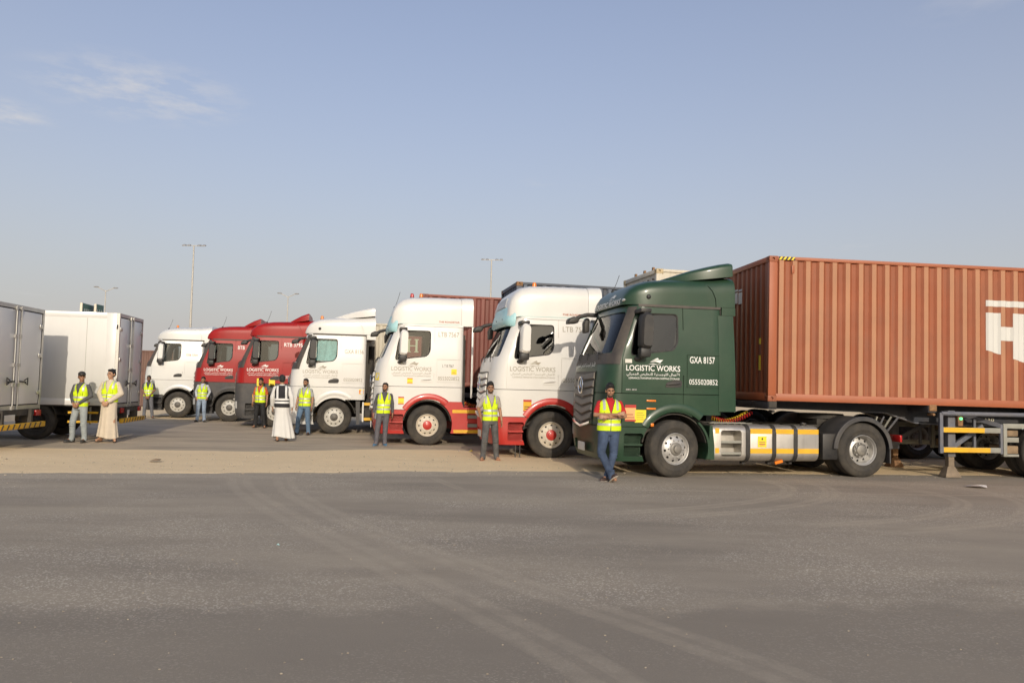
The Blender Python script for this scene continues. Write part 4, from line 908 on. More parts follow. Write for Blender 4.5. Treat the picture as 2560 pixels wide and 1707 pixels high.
def visor(root, blue=True):
    m = MB(); v = []; n = 30
    for z, off, am in ((2.97, 0.10, 56), (3.02, 0.15, 58), (3.14, 0.14, 60), (3.28, 0.10, 60), (3.42, 0.05, 58)):
        for k in range(n + 1):
            p = surf(-am + 2 * am * k / n, 3.10, -off * (1 - 0.75 * abs(2 * k / n - 1) ** 4)); v.append((p[0], p[1], z))
    q = n + 1; m.add(v, [(j * q + k, j * q + k + 1, (j + 1) * q + k + 1, (j + 1) * q + k) for j in range(4) for k in range(n)])
    bm = bmesh.new(); me = m.mesh('v'); bm.from_mesh(me); bmesh.ops.solidify(bm, geom=bm.faces, thickness=0.012); bm.to_mesh(me); bm.free()
    o = link('sun_visor', me, M_lblue if blue else M_black, root, 60); m = MB()
    for y in (-0.98, -0.7, 0.0, 0.7):
        p = (surfx(y, 3.1) - 0.145, y, 3.14); m.ell(p, (0.012, 0.018, 0.018), 8, 5)
    m.build('visor_bolt', M_black, o); return o
def roadstar(root):
    side_text(root, 'THE ROADSTAR', M_red_t, 0.24, 3.25, 0.56, 0.045, 'roof_lettering', BV_ROOF['giga'], 0.025)
    v = RECT; decal('roof_stripe', RECT, mat('teal_stripe', (0.45, 0.58, 0.55), 0.5), root, (-0.80, -1.6, 3.19), (1, 0, 0), 1.62, (0, 0, 1), 0.022, BV_ROOF['giga'], YN, 0.006, 5)
T2 = tractor('tractor_unit', 'white high-roof tractor unit with red wheel arches, beside the green truck', (0.96, 18.34), TH, dict(giga, glass=G_dark, beacons=[(-0.28, -0.4, M_orange)]))
livery(T2, M_grey_t, None, 0.0); visor(T2); roadstar(T2)
side_text(T2, 'LTB 7566', M_grey_t, 0.24, 2.87, 0.60, 0.125, 'fleet_number')
placard(T2, -0.66, 1.04, 0.19, 0.27, M_redtrim, 0, 2, mtl=M_yel, col=M_black_t)
m = MB(); gx = ROOF['giga']; 
for y0, y1 in ((-0.55, 0.55),):
    P = []
    for z in (3.45, 3.66):
        for y in (y0, y1):
            hit = BV_ROOF['giga'].ray_cast(Vector((-3, y, z)), Vector((1, 0, 0)), 5)[0]; P.append(hit + Vector((-0.02, 0, 0)))
    m.add(P + [p + Vector((0.02, 0, 0)) for p in P], [(0, 1, 3, 2), (4, 6, 7, 5), (0, 2, 6, 4), (1, 5, 7, 3), (0, 4, 5, 1), (2, 3, 7, 6)])
m.build('roof_sign_panel', mat('grey_sign_panel', (0.42, 0.43, 0.44), 0.4), T2)
m = MB(); m.bar((-0.80, -1.15, 0.0), (-0.80, -1.15, 0.34), 0.03, 0.02, (1, 0, 0)); m.bar((-0.70, -1.15, 0.0), (-0.70, -1.15, 0.34), 0.03, 0.02, (1, 0, 0)); m.box(-0.84, -0.76, -1.22, -1.10, 0.0, 0.012); m.box(-0.74, -0.66, -1.22, -1.10, 0.0, 0.012); m.build('hanging_strap', M_black, T2)
T3 = tractor('tractor_unit', 'white high-roof tractor unit with red lower skirt and beacons on its roof', (-2.25, 21.38), TH, dict(giga, glass=glassmat('clear_side_glass', (0.7, 0.74, 0.72)), beacons=[(-0.45, -0.5, M_redlens), (-0.2, -0.5, M_orange)], antenna=(-0.88, 0.3, 0.45)))
livery(T3, M_grey_t, None, 0.0); visor(T3); roadstar(T3)
side_text(T3, 'LTB 7567', M_grey_t, 0.24, 2.87, 0.55, 0.13, 'fleet_number'); side_text(T3, 'L T B 7567', mat('dark_lettering', (0.08, 0.07, 0.06), 0.5), 0.36, 2.06, 0.30, 0.075, 'door_number')
placard(T3, 0.60, 1.87, 0.145, 0.145, None, 0, 2); placard(T3, -0.56, 1.61, 0.145, 0.145, M_orange, 0, 1); placard(T3, -0.78, 1.06, 0.15, 0.20, M_redtrim, 0, 1); 
decal('sticker', RECT, M_yelp, T3, (-3, -0.86, 1.68), (0, -1, 0), 0.25, (0, 0, 1), 0.19, BV_SIDE, (1, 0, 0), 0.008, 2)
# painted reflection: added red panel with a pale H behind the third truck's door glass
m = MB(); m.box(-0.62, -0.20, -1.105, -1.10, 2.24, 2.86); bl = m.build('reflection_panel', mat('maroon_reflection', (0.26, 0.075, 0.06), 0.8), T3)
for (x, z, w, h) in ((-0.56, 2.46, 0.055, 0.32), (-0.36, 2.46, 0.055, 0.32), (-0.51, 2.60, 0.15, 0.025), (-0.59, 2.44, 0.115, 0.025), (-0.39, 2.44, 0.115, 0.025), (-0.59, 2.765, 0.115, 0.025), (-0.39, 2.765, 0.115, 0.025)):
    decal('reflected_letter', RECT, mat('pale_letter', (0.62, 0.66, 0.48), 0.7), bl, (x, -1.109 - 0.0005 * (w > 0.1), z), (1, 0, 0), w, (0, 0, 1), h)
T4 = tractor('tractor_unit', 'all white low-roof tractor unit with tall rear roof deflector', (-5.60, 25.0), TH,
    dict(common_stream, upper=M_white, mid=M_white, skirt=M_white, fender=M_white, side='bars', **white_rims, bracket=True, curtain=M_bluecurt, sideball=True, beacons=[(-0.5, -0.35, M_orange)], glass=glassmat('clear_side_glass', (0.7, 0.74, 0.72))))
livery(T4, M_grey_t, 'GXA 8156', 0.0, platez=2.58, plate_w=0.58); placard(T4, 0.735, 1.33, 0.145, 0.145, M_yelp, 0, 2, mtl=M_orange, col=M_white_t)
redopt = dict(common_stream, upper=M_red, mid=M_grey, skirt=M_grey, fender=M_grey, side='bars', antenna=(-0.42, -0.9, 0.42), glass=G_side, spoiler='short', **white_rims)
T5 = tractor('tractor_unit', 'red and dark grey tractor unit beside the all white one', (-8.36, 27.95), TH, dict(redopt))
livery(T5, M_white_t, None, 0.012); side_text(T5, 'RTB 3795', M_white_t, 0.22, 2.82, 0.62, 0.135, 'fleet_number', bold=0.012)
placard(T5, -0.64, 1.44, 0.21, 0.26, None, 0, 1); placard(T5, -0.24, 1.47, 0.20, 0.21, None, 0, 1); placard(T5, -0.77, 0.90, 0.19, 0.26, M_orange, 0, 2, mtl=M_yel)
T6 = tractor('tractor_unit', 'red and dark grey tractor unit beside the silvery white one', (-11.06, 30.95), TH, dict(redopt))
livery(T6, M_white_t, None, 0.012); side_text(T6, 'BTB', M_white_t, 0.22, 2.80, 0.25, 0.135, 'fleet_number', bold=0.012)
T7 = tractor('tractor_unit', 'silvery white tractor unit, farthest of the row, beside the sand', (-14.0, 33.08), TH,
    dict(common_stream, upper=M_silver, mid=M_silver, skirt=M_grey, fender=M_silver, side='bars', **white_rims, mirror=M_silver, spoiler=False, beacons=[(-0.3, -0.4, M_orange)], antenna=(-0.55, -0.85, 0.4), glass=glassmat('clear_side_glass', (0.7, 0.74, 0.72))))
side_text(T7, '1356 UXA', M_red_t, 0.24, 2.52, 0.46, 0.095, 'fleet_number', bold=0.02)

for t_, d_ in ((T1, 0), (T2, 0), (T3, 0), (T4, 0.09), (T5, 0.04), (T6, 0.04), (T7, 0)): scale_cab(t_, drop=d_)

# ------------------------------------------------------------------ containers and trailers
PIT, CDEP = 0.278, 0.036
def corr_pts(x0, x1, ph=0.0, pit=PIT, fo=0.092, sl=0.052):
    """(x, depth, zone) along a corrugated sheet"""
    seq = [(0.0, 0.0), (fo, 0.0), (fo + sl, CDEP), (pit - sl, CDEP), (pit, 0.0)]; pts = []; x = x0 + ph
    pts.append((x0, CDEP)); x += 0.05
    pts.append((x - 0.02, CDEP)); 
    while x + pit < x1:
        pts += [(x + a, d) for a, d in seq[:4]]; x += pit; pts[-1] = (x - sl, CDEP)
    pts.append((x1, CDEP)); return pts
def corr_depth(pts, x): return float(np.interp(x, [p[0] for p in pts], [p[1] for p in pts]))
def container(label, loc, th, tilt, L, H, cm, fm, rm, cat='shipping container', cast=None, flat=False, side_far=True, stripes=True):
    root = thing('shipping_container', label, cat, loc, th, 'containers on trailers'); root.rotation_euler = (0, tilt, th); W = 2.438; cast = cast or cm
    pts = corr_pts(0.16, L - 0.16)
    for side in (0, 1):
        m = MB(); 
        if flat: pp = [(0.16, 0.012), (L - 0.16, 0.012)]
        else: pp = pts
        y = (lambda d: 0.014 + d) if side == 0 else (lambda d: W - 0.014 - d)
        v = []
        for x, d in pp: v += [(x, y(d), 0.155), (x, y(d), H - 0.075)]
        for i in range(len(pp) - 1):
            m.cur = 1 if (pp[i][1] == 0 and pp[i + 1][1] == 0) else 0; m.add([v[2 * i], v[2 * i + 2], v[2 * i + 3], v[2 * i + 1]], [(0, 1, 2, 3)])
        m.build('side_panel', [cm, fm], root, smooth=None, clean=False)
        m = MB(); y0, y1 = (0.0, 0.06) if side == 0 else (W - 0.06, W); m.box(0.16, L - 0.16, y0, y1, H - 0.075, H - 0.006); m.build('top_rail', rm, root, 0.006)
        m = MB(); m.box(0.16, L - 0.16, y0 + 0.004, y1 - 0.004, 0.012, 0.155); m.build('bottom_rail', rm, root, 0.006)
        for x0, x1 in ((0, 0.16), (L - 0.16, L)):
            m = MB(); y0, y1 = (0.002, 0.11) if side == 0 else (W - 0.11, W - 0.002); m.box(x0 + 0.002, x1 - 0.002, y0, y1, 0.118, H - 0.118); m.build('corner_post', rm, root, 0.008)
            for z0 in (0, H - 0.118):
                m = MB(); y0, y1 = (0, 0.162) if side == 0 else (W - 0.162, W); m.box(x0 - 0.002, x1 + 0.018 if x0 == 0 else x1 + 0.002, y0 - 0.002, y1 + 0.002, z0, z0 + 0.118); me = m.mesh('c', 0.006)
                c = MB(); xc = (x0 + x1) / 2
                c.cyl((xc, -1, z0 + 0.059), (xc, 0.03, z0 + 0.059), 0.03, None, 12); c.cyl((-1, 0.08, z0 + 0.059), (0.03, 0.08, z0 + 0.059), 0.03, None, 12)
                link('corner_casting', boolean(me, [c.mesh()]) if side == 0 and x0 == 0 else me, cast, root, 30)
    # front end wall
    m = MB(); pe = corr_pts(0.11, W - 0.11, 0, 0.25, 0.09, 0.05); v = []
    if flat: pe = [(0.11, 0.02), (W - 0.11, 0.02)]
    for y, d in pe: v += [(0.02 + d, y, 0.16), (0.02 + d, y, H - 0.10)]
    for i in range(len(pe) - 1): m.add([v[2 * i], v[2 * i + 2], v[2 * i + 3], v[2 * i + 1]], [(0, 1, 2, 3)])
    m.build('end_wall', cm, root, smooth=None, clean=False)
    m = MB(); m.box(0.0, 0.08, 0.162, W - 0.162, H - 0.11, H - 0.004); m.build('end_top_rail', rm, root, 0.006); m = MB(); m.box(0.0, 0.08, 0.162, W - 0.162, 0.01, 0.17); m.build('end_bottom_rail', rm, root, 0.006)
    # roof sheet with shallow swages, and the rear doors
    m = MB(); v = []; n = int(L / 0.35)
    xs = []
    for k in range(n):
        a = 0.08 + (L - 0.16) * k / n; b = (L - 0.16) / n; xs += [(a, 0.0), (a + b * 0.4, 0.0), (a + b * 0.5, 0.016), (a + b * 0.9, 0.016)]
    xs.append((L - 0.08, 0.0))
    for x, d in xs: v += [(x, 0.05, H - 0.024 + d), (x, W - 0.05, H - 0.024 + d)]
    m.add(v, [(2 * i, 2 * i + 2, 2 * i + 3, 2 * i + 1) for i in range(len(xs) - 1)]); m.build('roof_panel', cm, root, smooth=None, clean=False)
    for k in range(2):
        m = MB(); m.box(L - 0.07, L - 0.02, 0.11 + 1.109 * k + 0.005, 0.11 + 1.109 * (k + 1) - 0.005, 0.12, H - 0.12); d = m.build('door', cm, root, 0.006)
        m = MB()
        for q in (0.3, 0.8): m.cyl((L - 0.005, 0.11 + 1.109 * k + q, 0.1), (L - 0.005, 0.11 + 1.109 * k + q, H - 0.1), 0.016, None, 8)
        m.build('locking_bar', M_galv, d)
    return root, pts
def zstrip(root, pts, mtl, x0, x1, zb0, zb1, zt0, zt1, name='logo_print'):
    xs = sorted({x0, x1} | {p[0] for p in pts if x0 < p[0] < x1}); m = MB(); v = []
    for x in xs:
        t = (x - x0) / (x1 - x0); y = 0.014 + corr_depth(pts, x) - 0.003; v += [(x, y, zb0 + (zb1 - zb0) * t), (x, y, zt0 + (zt1 - zt0) * t)]
    m.add(v, [(2 * i, 2 * i + 2, 2 * i + 3, 2 * i + 1) for i in range(len(xs) - 1)]); m.build(name, mtl, root, smooth=None, clean=False)
def trailer(label, loc, th, zb, L=12.19, detail=False, gm=None):
    root = thing('semi_trailer', label, 'trailer', loc, th, 'skeletal trailers'); W = 2.438; yc = W / 2; gm = gm or M_trdark
    for s in (-1, 1):
        m = MB(); y = yc + s * 0.48
        prof = [(0.0, zb - 0.02), (L, zb - 0.02), (L, zb - 0.16), (8.0, zb - 0.40), (4.3, zb - 0.44), (3.5, zb - 0.40), (2.85, zb - 0.20), (0.0, zb - 0.14)]
        m.prism(prof, 'y', y - 0.012, y + 0.012); m.build('main_beam_web', gm, root)
        m = MB(); fl = prof[2:]
        for a, b in zip(fl[:-1], fl[1:]): m.bar((a[0], y, a[1]), (b[0], y, b[1]), 0.14, 0.022)
        m.box(0.0, L, y - 0.07, y + 0.07, zb - 0.024, zb - 0.004); m.build('main_beam_flange', M_trailer if detail else gm, root)
    for x in (0.10, 3.45, 6.0, L - 0.15):
        m = MB(); m.box(x - 0.09, x + 0.09, 0.02, W - 0.02, zb - 0.16, zb - 0.008); m.build('bolster', gm, root, 0.01)
        for s in (0.06, W - 0.06):
            m = MB(); m.box(x - 0.08, x + 0.08, s - 0.07, s + 0.07, zb - 0.13, zb - 0.002); m.cyl((x, s - 0.1, zb - 0.2), (x, s + 0.1, zb - 0.2), 0.03, None, 8); m.build('twist_lock', M_chas if x < 1 else M_rust, root, 0.012)
    for k in range(3):
        x = 5.95 + 1.31 * k
        m = MB(); m.cyl((x, 0.2, 0.54), (x, W - 0.2, 0.54), 0.075); m.build('axle', M_chas, root)
        for s in (-1, 1):
            y = yc + s * 1.2; wheel(root, (x, y, 0.537), -s, 'rear', M_steel, M_hub); wheel(root, (x, yc + s * 0.55, 0.537), s, 'rear', M_steel, M_hub)
    if detail:
        for s in (-1, 1):
            y = yc + s * 0.98; m = MB(); m.box(3.88, 4.04, y - 0.08, y + 0.08, 0.42, 1.36); lg = m.build('landing_leg', M_trailer, root, 0.012)
            m = MB(); m.box(3.90, 4.02, y - 0.06, y + 0.06, 0.16, 0.42); m.loft([[(3.79, y - 0.13, 0.012), (4.13, y - 0.13, 0.012), (4.13, y + 0.13, 0.012), (3.79, y + 0.13, 0.012)], [(3.88, y - 0.06, 0.22), (4.04, y - 0.06, 0.22), (4.04, y + 0.06, 0.22), (3.88, y + 0.06, 0.22)]]); m.build('leg_foot', M_rust if s > 0 else mat('rusty_foot', (0.21, 0.16, 0.11), 0.8, 0, 0.3, 8.0), lg)
            m = MB(); m.bar((4.02, y, 0.62), (4.75, y + 0.1 * s * -1, 1.05), 0.06, 0.09); m.build('leg_brace', M_trailer, lg)
            m = MB(); y = 0.06 if s < 0 else W - 0.06
            m.box(3.62, 3.69, y - 0.03, y + 0.03, 0.50, 1.32); g = m.build('side_guard_post', M_trailer, root, 0.006); m = MB(); m.bar((4.95, y, 0.50), (4.95, y, 1.1), 0.05, 0.05); m.build('side_guard_post', M_trailer, root); m = MB(); m.bar((4.55, y - s * 0.25, 0.55), (4.55, y - s * 0.25, 1.2), 0.05, 0.05); m.build('side_guard_post', M_trailer, root); m = MB(); m.bar((4.95, y, 1.07), (4.45, yc + s * 0.5, 1.30), 0.06, 0.08); m.build('side_guard_strut', M_trailer, root)
            for z in (0.52, 0.92):
                m = MB(); m.box(3.69, 4.93, y - 0.025, y + 0.025, z, z + 0.105); gr = m.build('side_guard_rail', M_galv, g, 0.006)
                m = MB(); m.box(3.70, 4.70 if z < 0.6 else 4.58, min(y + s * 0.0255, y + s * 0.030), max(y + s * 0.0255, y + s * 0.030), z + 0.004, z + 0.101); m.build('yellow_reflector', M_yel, gr)
            m = MB(); m.tube([(3.66, y, 1.30), (5.0, y, 1.30), (8.0, y, 1.30)], 0.045, 10); m.build('top_side_rail', M_trailer, root)
            m = MB(); m.box(4.98, 5.06, y - 0.04, y + 0.04, 0.45, 1.12); m.box(5.06, 5.32, y - 0.03, y + 0.03, 0.45, 0.50); m.box(5.06, 6.6 if False else 5.32, y - 0.03, y + 0.03, 0.74, 0.84); m.box(5.06, 8.0, y - 0.03, y + 0.03, 1.02, 1.12); m.build('timber_rack', M_galv, root, 0.006)
            for z in (0.505, 0.86):
                m = MB(); m.box(5.06, 5.36, y + 0.04 if s < 0 else y - 0.5, y + 0.5 if s < 0 else y - 0.04, z, z + 0.16 if z < 0.6 else z + 0.12); m.build('timber_plank', M_wood, root, 0.012)
        m = MB(); m.cyl((4.10, 0.10, 1.20), (4.10, 0.06, 1.20), 0.028, None, 12); m.build('green_lamp', emat('green_glow', (0.1, 0.8, 0.25), 1.2), root)
        m = MB(); m.box(4.05, 4.16, 0.09, 0.2, 1.05, 1.28); m.build('valve_box', M_rust, root, 0.01)
        decal('beam_number', ('110', 0.02), mat('cream_stencil', (0.55, 0.52, 0.40), 0.6), root, (5.10, yc - 0.505, 1.13), (1, 0, 0), 0.20, (0, 0, 1), 0.075)
        for k in range(4):
            m = MB(); x = 1.9 + 0.5 * k; m.bar((2.35 + 0.12 * k, 0.55 + 0.1 * k, 0.55), (2.55 + 0.16 * k, 0.5, 1.2), 0.05, 0.03); m.build('hose_bracket', M_trailer if k % 2 else M_galv, root)
        m = MB(); m.bar((2.25, 0.72, 0.35), (2.2, 0.72, 0.9), 0.06, 0.06); m.box(2.1, 2.42, 0.6, 0.85, 0.30, 0.34); m.build('tool_bracket', M_rust, root)
    return root
# green truck's load
TC = R(5.4)
C1, cp1 = container('brick red corrugated container behind the green truck', (5.08, 15.52, 1.475), TC, R(0.49), 12.192, 2.896, M_red_c, M_redf, M_rail_c)
M_wp = mat('white_container_print', (0.62, 0.61, 0.57), 0.55, 0, 0.03, 2.0, 0.06)
zstrip(C1, cp1, M_wp, 4.62, 6.6, 2.07, 2.07, 2.195, 2.195)
zstrip(C1, cp1, M_wp, 4.62, 4.93, 1.17, 1.09, 1.94, 1.94); zstrip(C1, cp1, M_wp, 4.93, 5.20, 1.375, 1.375, 1.66, 1.66); zstrip(C1, cp1, M_wp, 5.20, 5.55, 1.01, 0.92, 1.94, 1.94)
zstrip(C1, cp1, M_wp, 5.70, 6.00, 0.88, 0.80, 1.94, 1.94); zstrip(C1, cp1, M_wp, 6.0, 6.3, 0.80, 0.80, 1.08, 1.08); zstrip(C1, cp1, M_wp, 6.3, 6.6, 0.72, 0.64, 1.94, 1.94)
def warn(root, x0, z, n=4):
    m = MB(); m.box(x0, x0 + 0.34, -0.003, -0.0005, z, z + 0.06); b = m.build('warning_strip', M_black, root)
    for k in range(n):
        m = MB(); a = x0 + 0.085 * k; m.add([(a, -0.005, z), (a + 0.04, -0.005, z), (a + 0.085, -0.005, z + 0.06), (a + 0.045, -0.005, z + 0.06)], [(0, 1, 2, 3)]); m.build('yellow_bar', M_yelp, b, clean=False)
warn(C1, 0.19, 2.896 - 0.072)
for k in range(2):
    y = 1.45 + 0.25 * k; m = MB(); m.box(0.012, 0.018, y, y + 0.19, 2.08 + 0.03 * k, 2.33 + 0.02 * k); lg_ = m.build('end_logo_print', M_wp, C1); m = MB(); m.box(0.012, 0.018, y, y + 0.19, 2.36 + 0.02 * k, 2.40 + 0.02 * k); m.build('end_logo_bar', M_wp, C1)
for z, h in ((0.62, 0.30), (1.15, 0.12)):
    m = MB(); m.box(0.010, 0.018, 0.42, 0.50, z, z + h); m.build('yellow_sticker', M_yelp, C1)
m = MB(); m.box(0.46, 0.52, -0.0, 0.014, 2.56, 2.72); m.build('lashing_plate', M_rail_c, C1, 0.01)
trailer('blue grey skeletal trailer under the brick red container', (5.08, 15.52, 0), TC, 1.475, detail=True)
# reefer on the second rig, blue on the third, maroon on the fourth, cream behind the red trucks
C2, _ = container('cream reefer container with rusty top corners, behind the green cab', (3.47, 19.0, 1.70), TH, R(0.4), 12.192, 2.896, M_wh_c, M_wh_c, M_wh_c, cast=mat('rusty_cream_corner', (0.50, 0.40, 0.24), 0.7, 0, 0.35, 12.0), flat=True)
m = MB(); m.box(-0.03, 0.02, 0.25, 2.19, 0.3, 2.55); m.box(-0.05, -0.03, 0.4, 2.0, 0.4, 1.3); m.build('cooling_unit', M_wh_c, C2, 0.01)
for k in range(7):
    m = MB(); m.cyl((-0.01, 0.25 + 0.32 * k, 2.66), (0.02, 0.25 + 0.32 * k, 2.66), 0.025, None, 8); m.build('roof_bolt', M_chas, C2)
for k, yy in enumerate((0.35, 0.95, 1.6)):
    m = MB(); m.bar((0.05, yy, 2.89), (0.05, yy, 2.97), 0.08, 0.05); m.build('lifting_lug', M_rust, C2)
trailer('dark skeletal trailer under the cream reefer container', (3.47, 19.0, 0), TH, 1.70)
C3, _ = container('dark blue container behind the white truck beside the green one', (0.08, 22.0, 1.70), TH, R(0.4), 12.192, 2.896, M_blue_c, M_bluef, M_blue_c, cast=M_rust)
trailer('dark skeletal trailer under the dark blue container', (0.08, 22.0, 0), TH, 1.70)
C4, _ = container('maroon red container behind the white truck with beacons', (-2.85, 24.5, 1.58), TH, R(0.4), 12.192, 2.896, M_mar_c, M_marf, mat('maroon_rail_paint', (0.24, 0.065, 0.04), 0.55, 0, 0.1, 1.5, 0.1), cast=M_mar_c)
trailer('dark skeletal trailer under the maroon container', (-2.85, 24.5, 0), TH, 1.58)
C5, _ = container('cream corrugated container half hidden behind the white trucks', (-5.75, 27.75, 1.18), TH, 0, 12.192, 2.591, M_wh_c, M_wh_c, M_wh_c)
trailer('dark skeletal trailer under the cream corrugated container', (-5.75, 27.75, 0), TH, 1.18)
C6, _ = container('far brown container standing on the sand beyond the silvery truck', (-23.6, 45.0, 0.0), R(4), 0, 6.06, 3.2, *[mat('brown_container_paint', (0.13, 0.065, 0.05), 0.6, 0, 0.2, 2.0, 0.2)] * 3)

# ------------------------------------------------------------------ the two box trucks at the left
def box_truck(label, loc, th, z0, z1, L=6.2, panel_gap=(1.15, 0.0), wheel_x=-1.75, W=2.36):
    root = thing('box_truck', label, 'truck', (loc[0], loc[1], 0), th, 'white box trucks')
    m = MB(); m.box(-L, -0.06, 0.0, W, z0, z1); m.build('cargo_box', M_box, root, 0.012)
    m = MB(); m.box(-0.30, -0.055, -0.006, W + 0.006, z0 - 0.002, z1 + 0.004); m.build('rear_frame_band', M_white, root, 0.01)
    m = MB(); m.box(-L, -0.30, -0.005, 0.02, z1 - 0.14, z1 + 0.006); m.build('upper_rail', M_white, root, 0.008)
    m = MB(); m.box(-L, -0.30, -0.006, 0.02, z0 - 0.012, z0 + 0.16); m.build('lower_rail', M_boxdoor, root, 0.008)
    for x in (-0.78, -2.0, -3.2, -4.4):
        m = MB(); m.box(x - 0.004, x + 0.004, -0.003, 0.0, z0 + 0.17, z1 - 0.15); m.build('panel_joint', M_galv, root)
    fr = MB(); fr.prism([(0.0, z0 - 0.10), (W, z0 - 0.10), (W, z1), (0.0, z1)], 'x', -0.055, 0.015); c = MB(); c.box(-1, 1, 0.07, W - 0.07, z0 + 0.03, z1 - 0.09)
    link('door_frame', boolean(fr.mesh(), [c.mesh()]), M_alutrim, root, 30)
    m = MB(); m.box(-0.05, -0.012, 0.072, W - 0.072, z0 + 0.032, z1 - 0.092); m.build('door_seal', M_gasket, root)
    for k in range(2):
        y0 = 0.10 + k * (W / 2 - 0.10 + 0.012); y1 = y0 + W / 2 - 0.125
        m = MB(); m.box(-0.02, 0.008, y0, y1, z0 + 0.055, z1 - 0.115); d = m.build('cargo_door', M_boxdoor, root, 0.01)
        yb = (y1 - 0.09) if k == 0 else (y0 + 0.09)
        m = MB(); m.cyl((0.03, yb, z0 - 0.06), (0.03, yb, z1 - 0.03), 0.017, None, 8)
        for z in (z0 - 0.02, z0 + 0.5, z0 + 0.95, z0 + 1.6, z1 - 0.08): m.box(0.008, 0.045, yb - 0.04, yb + 0.04, z - 0.04, z + 0.04)
        m.build('locking_bar', M_alutrim, d)
        m = MB(); s = -1 if k == 0 else 1; m.bar((0.055, yb, z0 + 0.58), (0.055, yb + s * 0.30, z0 + 0.56), 0.02, 0.035); m.tube([(0.06, yb + s * 0.22, z0 + 0.60), (0.065, yb + s * 0.36, z0 + 0.66), (0.065, yb + s * 0.36, z0 + 0.50), (0.06, yb + s * 0.22, z0 + 0.56)], 0.014, 6); m.build('door_handle', M_black, d)
        yh = 0.07 if k == 0 else W - 0.07
        for z in (z0 + 0.32, z0 + 1.20, z1 - 0.42):
            m = MB(); m.box(0.008, 0.03, min(yh, yh + (-0.16 if k else 0.16)), max(yh, yh + (-0.16 if k else 0.16)), z - 0.05, z + 0.05); m.build('hinge', M_alutrim, d, 0.006)
    for z in (z0 + 0.9, z1 - 0.36):
        m = MB(); m.box(-0.06, -0.02, -0.02, -0.005, z - 0.06, z + 0.05); m.build('side_hinge', M_black, root)
    m = MB(); m.box(-0.75, -0.62, -0.016, -0.0065, z0 + 0.02, z0 + 0.07); m.build('side_marker', M_orange, root)
    for s in (0.75, W - 0.75):
        m = MB(); m.box(-L - 1.0, -0.1, s - 0.04, s + 0.04, 0.60, z0 - 0.05); m.build('chassis_rail', M_chas, root)
    m = MB(); m.box(-L, -0.1, 0.05, W - 0.05, z0 - 0.05, z0 - 0.013); m.build('subfloor', M_chas, root)
    for x in (wheel_x, -L - 0.6):
        for s, y in ((1, 0.06), (-1, W - 0.06)): 
            wheel(root, (x, y, 0.47), s, 'rear' if x == wheel_x else 'front', M_chas if x == wheel_x else M_steel, M_chas).scale = (0.88, 0.88, 0.88)
    m = MB(); m.cyl((wheel_x, 0.2, 0.47), (wheel_x, W - 0.2, 0.47), 0.08); m.build('axle', M_chas, root)
    for s in (0.0, W):
        m = MB(); sweep_arc(m, (wheel_x, 0.5), [(0.53, s + (0.04 if s == 0 else -0.04)), (0.53, s + (0.6 if s == 0 else -0.6)), (0.545, s + (0.6 if s == 0 else -0.6)), (0.545, s + (0.04 if s == 0 else -0.04))], 15, 165, 16); m.build('mudguard', M_chas, root)
    m = MB(); m.box(-1.10, -0.35, 0.15, 0.6, 0.45, z0 - 0.06); m.build('underbody_box', M_chas, root, 0.02)
    for z in (0.44, 0.68):
        m = MB(); m.box(-1.15, -0.05 if False else -0.42, 0.03, 0.06, z, z + 0.055); m.build('side_guard_bar', M_yel, root)
    for x in (-0.62,):
        m = MB(); m.box(x - 0.02, x + 0.02, 0.06, 0.1, 0.40, z0 - 0.02); m.build('guard_post', M_galv, root)
    m = MB(); m.box(0.10, 0.18, 0.05, W - 0.05, 0.44, 0.56); bmp = m.build('rear_bumper', M_yel, root, 0.008)
    for k in range(9):
        m = MB(); a = 0.15 + 0.245 * k; m.add([(0.1805, a, 0.445), (0.1805, a + 0.07, 0.445), (0.1805, a + 0.15, 0.555), (0.1805, a + 0.08, 0.555)], [(0, 1, 2, 3)]); m.build('bumper_chevron', M_trim, bmp, clean=False)
    m = MB()
    for y in (0.6, W - 0.6): m.box(-0.1, 0.12, y - 0.04, y + 0.04, 0.46, z0 - 0.06)
    m.box(-0.1, 0.05, 0.1, W - 0.1, z0 - 0.2, z0 - 0.06); m.build('bumper_bracket', M_chas, root)
    for y in (0.25, W - 0.35):
        m = MB(); m.box(0.02, 0.09, y, y + 0.26, 0.70, 0.83); m.build('tail_light', M_redlens, root, 0.012)
    m = MB(); m.box(0.05, 0.06, W / 2 - 0.5, W / 2 - 0.02, 0.62, 0.76); m.build('number_plate', M_plate, root)
    # simple cab at the front, beyond what the photo shows
    m = MB(); m.loft([[(-L - 1.9 + a, y, z) for y in (0.1, W - 0.1)] + [(-L - 0.15, y, z) for y in (W - 0.1, 0.1)] for a, z in ((0.06, 0.5), (0.0, 0.9), (0.05, 1.5), (0.45, 2.3), (0.6, 2.45))]); m.build('driver_cab', M_white, root, 0.05)
    return root
TB = R(7.0)
box_truck('white box truck with two vested men standing at its side', (-10.4, 20.7), R(10.0), 0.91, 3.34, wheel_x=-1.95, W=2.15)
box_truck('white box truck cut off by the left edge of the picture', (-11.07, 16.52), TB, 0.93, 3.24, wheel_x=-1.6, W=2.5)

